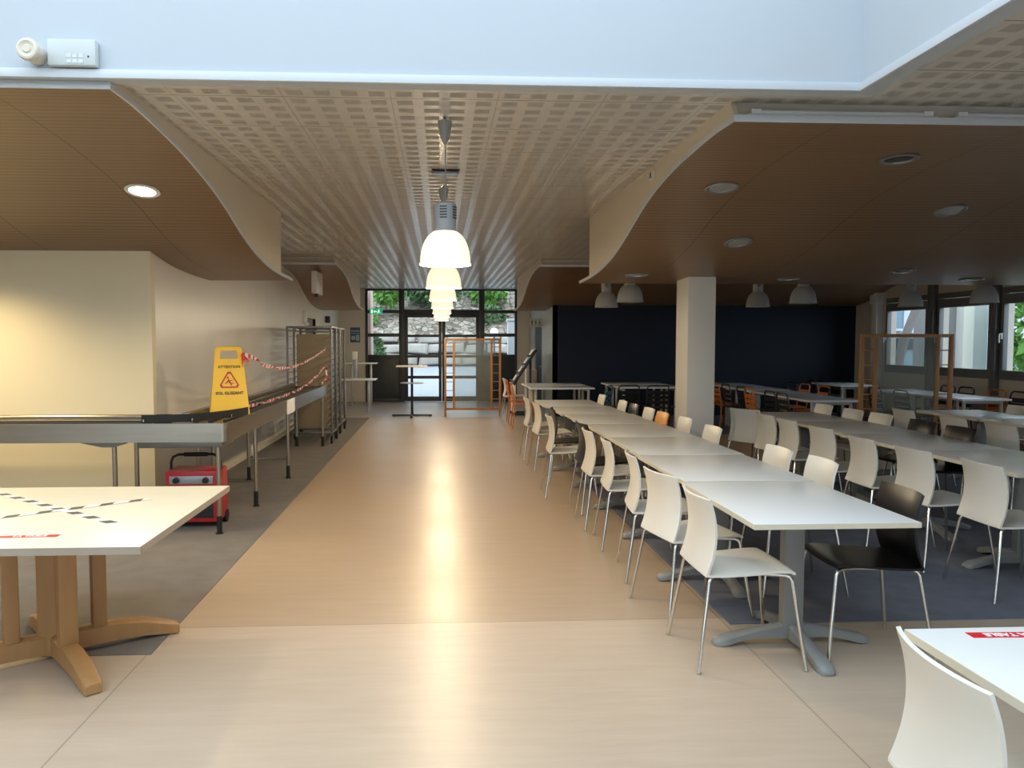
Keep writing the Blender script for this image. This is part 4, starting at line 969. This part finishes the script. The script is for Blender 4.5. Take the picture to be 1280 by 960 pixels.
def fig(x, skirt):
    b = MB(); b.disc((x, -.008, .10), .022, 14, mx=Matrix.Rotation(R(90), 4, 'X'))
    if skirt: b.prism([(x-.02, .07), (x+.02, .07), (x+.05, -.03), (x-.05, -.03)], 'y', -.008, -.004); b.prism([(x-.02, -.03), (x-.004, -.03), (x-.004, -.12), (x-.02, -.12)], 'y', -.008, -.004); b.prism([(x+.004, -.03), (x+.02, -.03), (x+.02, -.12), (x+.004, -.12)], 'y', -.008, -.004)
    else: b.prism([(x-.035, .07), (x+.035, .07), (x+.035, -.02), (x+.022, -.02), (x+.022, -.12), (x+.003, -.12), (x+.003, -.02), (x-.003, -.02), (x-.003, -.12), (x-.022, -.12), (x-.022, -.02), (x-.035, -.02)], 'y', -.008, -.004)
    return b
b = MB(); b.box(-.42, .42, -.004, 0, -.17, .17); b.build('plate', 'sign_plate', t)
fig(-.27, False).build('man_symbol', 'black', t, smooth=False); fig(-.02, True).build('woman_symbol', 'black', t, smooth=False)
b = MB(); b.disc((.22, -.008, .11), .022, 14, mx=Matrix.Rotation(R(90), 4, 'X'))
b.prism([(.20, .08), (.235, .08), (.24, -.01), (.31, -.01), (.34, -.11), (.315, -.11), (.29, -.035), (.205, -.035)], 'y', -.008, -.004)
b.tube([(.24+.085*math.cos(q), -.006, -.05+.085*math.sin(q)) for q in [R(k) for k in range(110, 365, 15)]], .011, 6); b.build('wheelchair_symbol', 'black', t, smooth=False)

# small fittings
M['alarm_grey'] = mat('pale_grey_plastic', (.52, .56, .56), .45, var=.02)
t = thing('alarm_box', 'white wall box with vents on the light well wall', 'alarm box', (-1.885, YA-.002, 3.036))
b = MB(); b.box(-.122, .122, -.05, 0, 0, .135); b.build('case', 'alarm_grey', t, bevel=.012)
b = MB()
for i in range(3):
    for j in range(2): b.box(-.025+i*.030, .000+i*.030, -.0515, -.049, .012+j*.027, .032+j*.027)
b.build('vents', 'alu', t); b = MB(); b.lathe([(.0001, 0), (.005, 0)], c=(.086, -.0515, .045), n=12, mx=Matrix.Rotation(R(90), 4, 'X')); b.build('led', 'black', t)
t = thing('alarm_siren', 'round cream alarm siren at the top left picture edge', 'siren', (-2.072, YA-.002, 3.092))
rx = Matrix.Rotation(R(90), 4, 'X')
b = MB(); b.lathe([(.0001, 0), (.045, 0), (.047, .02), (.047, .09), (.0001, .09)], n=28, mx=rx); b.build('body', 'ivory', t)
b = MB(); b.lathe([(.052, .085), (.055, .092), (.055, .115), (.050, .122), (.040, .124), (.030, .118), (.0001, .118)], n=28, mx=rx); b.lathe([(.022, .118), (.018, .124), (.0001, .124)], n=20, mx=rx); b.build('front_cap', 'ivory', t)
t = thing('emergency_ceiling_light', 'emergency light under the ceiling above the nearest pendant lamp', 'emergency light', (.05, 6.5, CZ))
b = MB(); b.box(-.115, .115, -.06, .06, -.012, 0); b.build('plate', 'black', t); b = MB(); b.box(-.10, .10, -.05, .05, -.05, -.012); b.build('diffuser', 'alu', t, bevel=.01)
t = thing('motion_sensor', 'small beige sensor on the side of the right canopy', 'sensor', (1.715, 6.2, 2.945))
b = MB(); b.box(-.035, 0, -.04, .04, -.035, .035); b.build('body', 'ivory', t, bevel=.008); b = MB(); b.box(-.038, -.034, -.02, .012, -.02, .02); b.build('eye', 'black', t)

# ------------------------------------------------------------------ outdoors
b = MB(); b.sheet([[(x, YE+.15, -.02), ] and [(x, y, z) for x in (-60, -20, 0, 20, 60)] for y, z in ((YE+.15, -.02), (26, .05), (34, .62))]); 
structure(b.build('ground', 'asphalt', smooth=True), 'pale asphalt yard outside the entrance', 'ground')
b = MB(); rr = []
for j in range(14):
    y = 33.5+j*1.1; rr.append([(x*1.5, y+rnd.uniform(-.2, .2) if j else 33.5, 1.62+.45*j+(rnd.uniform(-.3, .3) if j else rnd.uniform(-.06, .12))) for x in range(-18, 19)])
b.sheet(rr); structure(b.build('ground', 'bank', smooth=True), 'rubble strewn slope rising behind the stone wall', 'slope')
b = MB()
z = .55
for row, h in enumerate((.52, .46, .38)):
    x = -16+rnd.random()
    while x < 16:
        w = rnd.uniform(.7, 1.7); q = .06
        bx = [(x+q, 33.5, z+q*.5), (x+w, 33.45+rnd.uniform(-.12, .1), z+rnd.uniform(0, .05))]
        vs = []
        for (a, e_) in ((0, 0), (1, 0), (1, 1), (0, 1)):
            px_ = x+q+a*(w-q)+rnd.uniform(-.08, .08); pz_ = z+.03+e_*(h-.03)+rnd.uniform(-.06, .06); vs.append((px_, pz_))
        cx = sum(v[0] for v in vs)/4; cz_ = sum(v[1] for v in vs)/4; y0_ = 33.3+row*.12
        secs = [[(cx+(vx-cx)*s_, yy2, cz_+(vz-cz_)*s_) for vx, vz in vs] for s_, yy2 in ((.72, y0_-.18), (1, y0_), (1, 34.4))]
        b.loft(secs); x += w
    z += h
b.box(-17, 17, 33.62, 34.4, .3, z-.25, mi=1)
structure(b.build('retaining_wall', ['stone', 'joint_dark'], bevel=.04, angle=60), 'dry stone retaining wall of pale boulders outside the entrance', 'stone wall')
def tree(x, y, z, h, r, leaf, label, n=700, lean=0, tr=.10, crown=None, ls=.16, trunks=1):
    t = thing('tree', label, 'tree', (x, y, z), group='trees outside')
    for k in range(trunks):
        q = MB(); dx = (k-(trunks-1)/2)*.5; q.tube([(dx*.3, 0, -.2), (dx*.7+lean*.4, .05, h*.35), (dx*1.4+lean, 0, h*.8)], [tr, tr*.8, tr*.45], 8); q.build('trunk', 'bark', t)
    q = MB(); cr = crown or (lean, 0, h*.8)
    for i in range(n):
        while True:
            v = Vector([rnd.uniform(-1, 1) for _ in range(3)])
            if .35 < v.length < 1: break
        lump = 1+.25*math.sin(v.x*7)*math.cos(v.z*6+v.y*5)
        c_ = Vector(cr)+Vector((v.x*r*lump, v.y*r*lump, v.z*r*.85*lump)); a = Vector([rnd.uniform(-1, 1) for _ in range(3)]).normalized(); d_ = a.orthogonal().normalized(); e_ = a.cross(d_); s_ = ls*rnd.uniform(.6, 1.3)
        q.add([c_+d_*s_, c_+e_*s_*.5, c_-d_*s_, c_-e_*s_*.5], [(0, 1, 2, 3)])
    q.build('foliage', leaf, t, smooth=False)
    return t
tree(-.75, 37.6, 2.6, 3.6, .85, 'leaf_dark', 'pale trunked tree behind the entrance, above the left door leaf', trunks=3, crown=(0, 0, 1.45), tr=.07)
tree(-2.5, 36.4, 2.5, 3.6, .85, 'leaf', 'bright green tree left of the entrance transom', n=900, crown=(.1, 0, 1.5), tr=.05)
tree(2.3, 38.4, 2.8, 3.6, 1.0, 'leaf', 'bright green tree outside above the right door leaf', trunks=2, n=900, crown=(0, 0, 1.35), tr=.07)
tree(-4.4, 38.2, 2.8, 3.4, .9, 'leaf_olive', 'olive coloured tree at the left of the entrance glazing', trunks=2, crown=(0, 0, 1.2), tr=.05)
tree(4.8, 37, 2.5, 3.4, .9, 'leaf_olive', 'thin olive tree at the right of the entrance glazing', n=160, trunks=2, crown=(0, 0, 1.5), tr=.05)
tree(.7, 36.2, 2.2, 3.0, .5, 'leaf_dark', 'slender bare trunks behind the row of lamps', n=120, trunks=3, crown=(0, 0, 1.8), tr=.05)
def shrub(x, y, z, rx, rz_, leaf, label, n=900, ls=.10):
    q = MB()
    for i in range(n):
        v = Vector([rnd.gauss(0, 1) for _ in range(3)]).normalized()*rnd.uniform(.6, 1); c_ = Vector((v.x*rx, v.y*rx, rz_+v.z*rz_)); a = Vector([rnd.uniform(-1, 1) for _ in range(3)]).normalized(); d_ = a.orthogonal().normalized(); e_ = a.cross(d_); s_ = ls*rnd.uniform(.6, 1.3)
        q.add([c_+d_*s_, c_+e_*s_*.5, c_-d_*s_, c_-e_*s_*.5], [(0, 1, 2, 3)])
    t = thing('shrub', label, 'shrub', (x, y, z), group='shrubs outside'); q.build('foliage', leaf, t, smooth=False)
    k = MB(); k.cyl((0, 0, 0), (0, 0, rz_), .04, 8); k.build('stem', 'bark', t)
shrub(-2.65, 30.5, .36, .55, .78, 'leaf_dark', 'dense dark green shrub outside the left sidelight')
shrub(-3.5, 35.4, 2.2, .7, .45, 'leaf', 'light green shrub on the stone wall at left')
shrub(2.4, 35.5, 2.2, .75, .55, 'leaf_dark', 'green shrub behind the white globe lamp', 700)
t = thing('globe_lamp', 'white globe lamp post outside the right sidelight', 'lamp post', (1.85, 26.5, .08))
b = MB(); b.cyl((0, 0, 0), (0, 0, 1.75), .03, 10); b.build('pole', 'frame_dark', t); b = MB(); b.lathe([(.0001, 1.73)]+[(.14*math.sin(R(a)), 1.87-.14*math.cos(R(a))) for a in range(15, 180, 15)]+[(.0001, 2.01)], n=20); b.build('globe', 'white', t)
t = thing('gate_pillar', 'white pillar outside the right sidelight', 'pillar', (2.17, 23.2, -.02))
b = MB(); b.box(-.15, .15, -.15, .15, 0, 2.25); b.build('shaft', 'render_white', t, bevel=.01); b = MB(); b.box(-.18, .18, -.18, .18, 2.25, 2.32); b.build('cap', 'render_white', t, bevel=.01)
t = thing('wall_pier', 'pinkish masonry pier outside the left sidelight', 'pier', (-2.06, 21.9, -.02))
b = MB(); b.box(-.16, .16, -.4, .4, 0, 3.3); b.build('shaft', 'pink_pier', t, bevel=.01); b = MB(); b.box(-.2, .2, -.44, .44, 3.3, 3.38); b.build('cap', 'render_white', t, bevel=.01)
# yard on the window side
b = MB(); b.box(XW+.2, 60, -3, YE+.1, -.14, -.02); structure(b.build('ground', 'asphalt', smooth=False), 'asphalt yard outside the right windows', 'ground')
t = thing('office_building', 'white pillared building outside the right windows', 'building', (0, 0, -.02))
b = MB(); b.box(15.95, 26, 27.0, 34, 0, 7); b.build('wall', 'render_white', t, smooth=False)
for k in range(2):
    q = MB(); q.box(15.3+k*.62, 15.86+k*.62, 26.9, 27.0, 2.1, 3.9); fr = q.build('window', 'pane_blue', t, smooth=False); q = MB(); q.box(15.86+k*.62, 15.92+k*.62, 26.86, 27.0, 2.05, 3.95); q.box(15.3+k*.62, 15.86+k*.62, 26.86, 27.0, 2.02, 2.1); q.build('window_frame', 'render_white', fr)
b = MB(); b.box(10, 15.95, 27.0, 34, 0, 7); b.build('wall', 'render_white', t, smooth=False)
b = MB(); b.box(12, 16.5, 26.3, 26.99, 1.72, 1.95); b.build('canopy', 'render_grey', t, smooth=False)
b = MB(); b.box(10, 26, 21.3, 26.98, -.1, .38); structure(b.build('ground', 'asphalt', smooth=False), 'raised parking strip outside the right windows', 'ground')
t = thing('pillared_annex', 'grey and white annex walls outside the middle window', 'building', (0, 0, -.02))
b = MB(); b.box(12.85, 13.70, 20.0, 20.5, 0, 4.5); b.build('grey_wall', 'render_grey', t, smooth=False)
b = MB(); b.box(13.70, 13.98, 19.7, 20.5, 0, 4.5); b.build('pilaster', 'column', t, smooth=False)
b = MB(); b.box(13.98, 14.5, 19.9, 20.5, 0, 4.5); b.build('white_wall', 'render_white', t, smooth=False)
t = thing('parked_car', 'pale blue car parked outside the window next to the navy wall', 'car', (13.5, 23.6, .38), 5)
side = [(-2.05, .35), (-2.1, .62), (-1.95, .86), (-1.1, .95), (-.45, 1.38), (.75, 1.42), (1.55, 1.05), (2.0, .92), (2.08, .6), (2.05, .35)]
secs = [[(x, y, z_ if z_ < .97 else .95+(z_-.95)*k) for x, z_ in side] for y, k in ((-.84, .96), (-.70, 1), (.70, 1), (.84, .96))]
b = MB(); b.loft(secs); b.build('body', 'car_blue', t, bevel=.03, angle=50)
b = MB(); b.prism([(-.95, .98), (-.42, 1.31), (.10, 1.34), (.10, .98)], 'y', -.885, -.83); b.build('side_window', 'dark_glass', t, smooth=False)
b = MB(); b.prism([(.18, .98), (.18, 1.34), (.70, 1.33), (1.25, 1.02)], 'y', -.885, -.83); b.build('side_window', 'dark_glass', t, smooth=False)
for x in (-1.3, 1.3):
    for y in (-.8, .8):
        q = MB(); q.cyl((x, y-.1, .31), (x, y+.1, .31), .31, 20); wh = q.build('wheel', 'rubber', t); q = MB(); q.cyl((x, y-.11, .31), (x, y+.11, .31), .18, 16); q.build('hubcap', 'alu', wh)
tree(10.6, 18.0, 0, 5, .7, 'leaf_dark', 'leaning tree outside the window next to the navy wall', lean=1.3, tr=.13, n=300, crown=(1.3, 0, 5.2))
tree(12.12, 16.0, 0, 6, .8, 'leaf', 'thick trunked tree outside the third window', tr=.13, n=500, crown=(0, 0, 5.5))
shrub(15.2, 18.6, 0, 1.25, 1.9, 'leaf', 'big green shrub outside the window with the white handle', 1500, .15)
shrub(13.6, 16.2, 0, .9, .55, 'leaf_olive', 'low green shrub at the right picture edge outside', 700, .12)

# ------------------------------------------------------------------ light, world, camera
w = bpy.data.worlds.new('overcast'); sc.world = w; w.use_nodes = True
bg = w.node_tree.nodes['Background']; bg.inputs[0].default_value = (.76, .89, 1.0, 1); bg.inputs[1].default_value = 3.4
cam = bpy.data.cameras.new('camera'); co = bpy.data.objects.new('camera', cam); COL.objects.link(co); sc.camera = co
F = 970
cam.sensor_fit = 'HORIZONTAL'; cam.sensor_width = 36; cam.lens = F*36/1280; cam.shift_x = 40/1280; cam.clip_end = 200; cam.clip_start = .05
co.location = (0, 0, 1.62)
co.rotation_mode = 'XYZ'; co.rotation_euler = (R(90-3.1275), 0, R(-2.9464))
vs = sc.view_settings; vs.view_transform = 'Standard'; vs.look = 'None'; vs.gamma = 1; vs.use_curve_mapping = False; vs.exposure = 0
sc.cycles.max_bounces = 8; sc.cycles.diffuse_bounces = 5; sc.cycles.glossy_bounces = 4; sc.cycles.transparent_max_bounces = 12
sc.cycles.sample_clamp_indirect = 6; sc.cycles.caustics_reflective = False; sc.cycles.caustics_refractive = False; sc.cycles.use_denoising = True
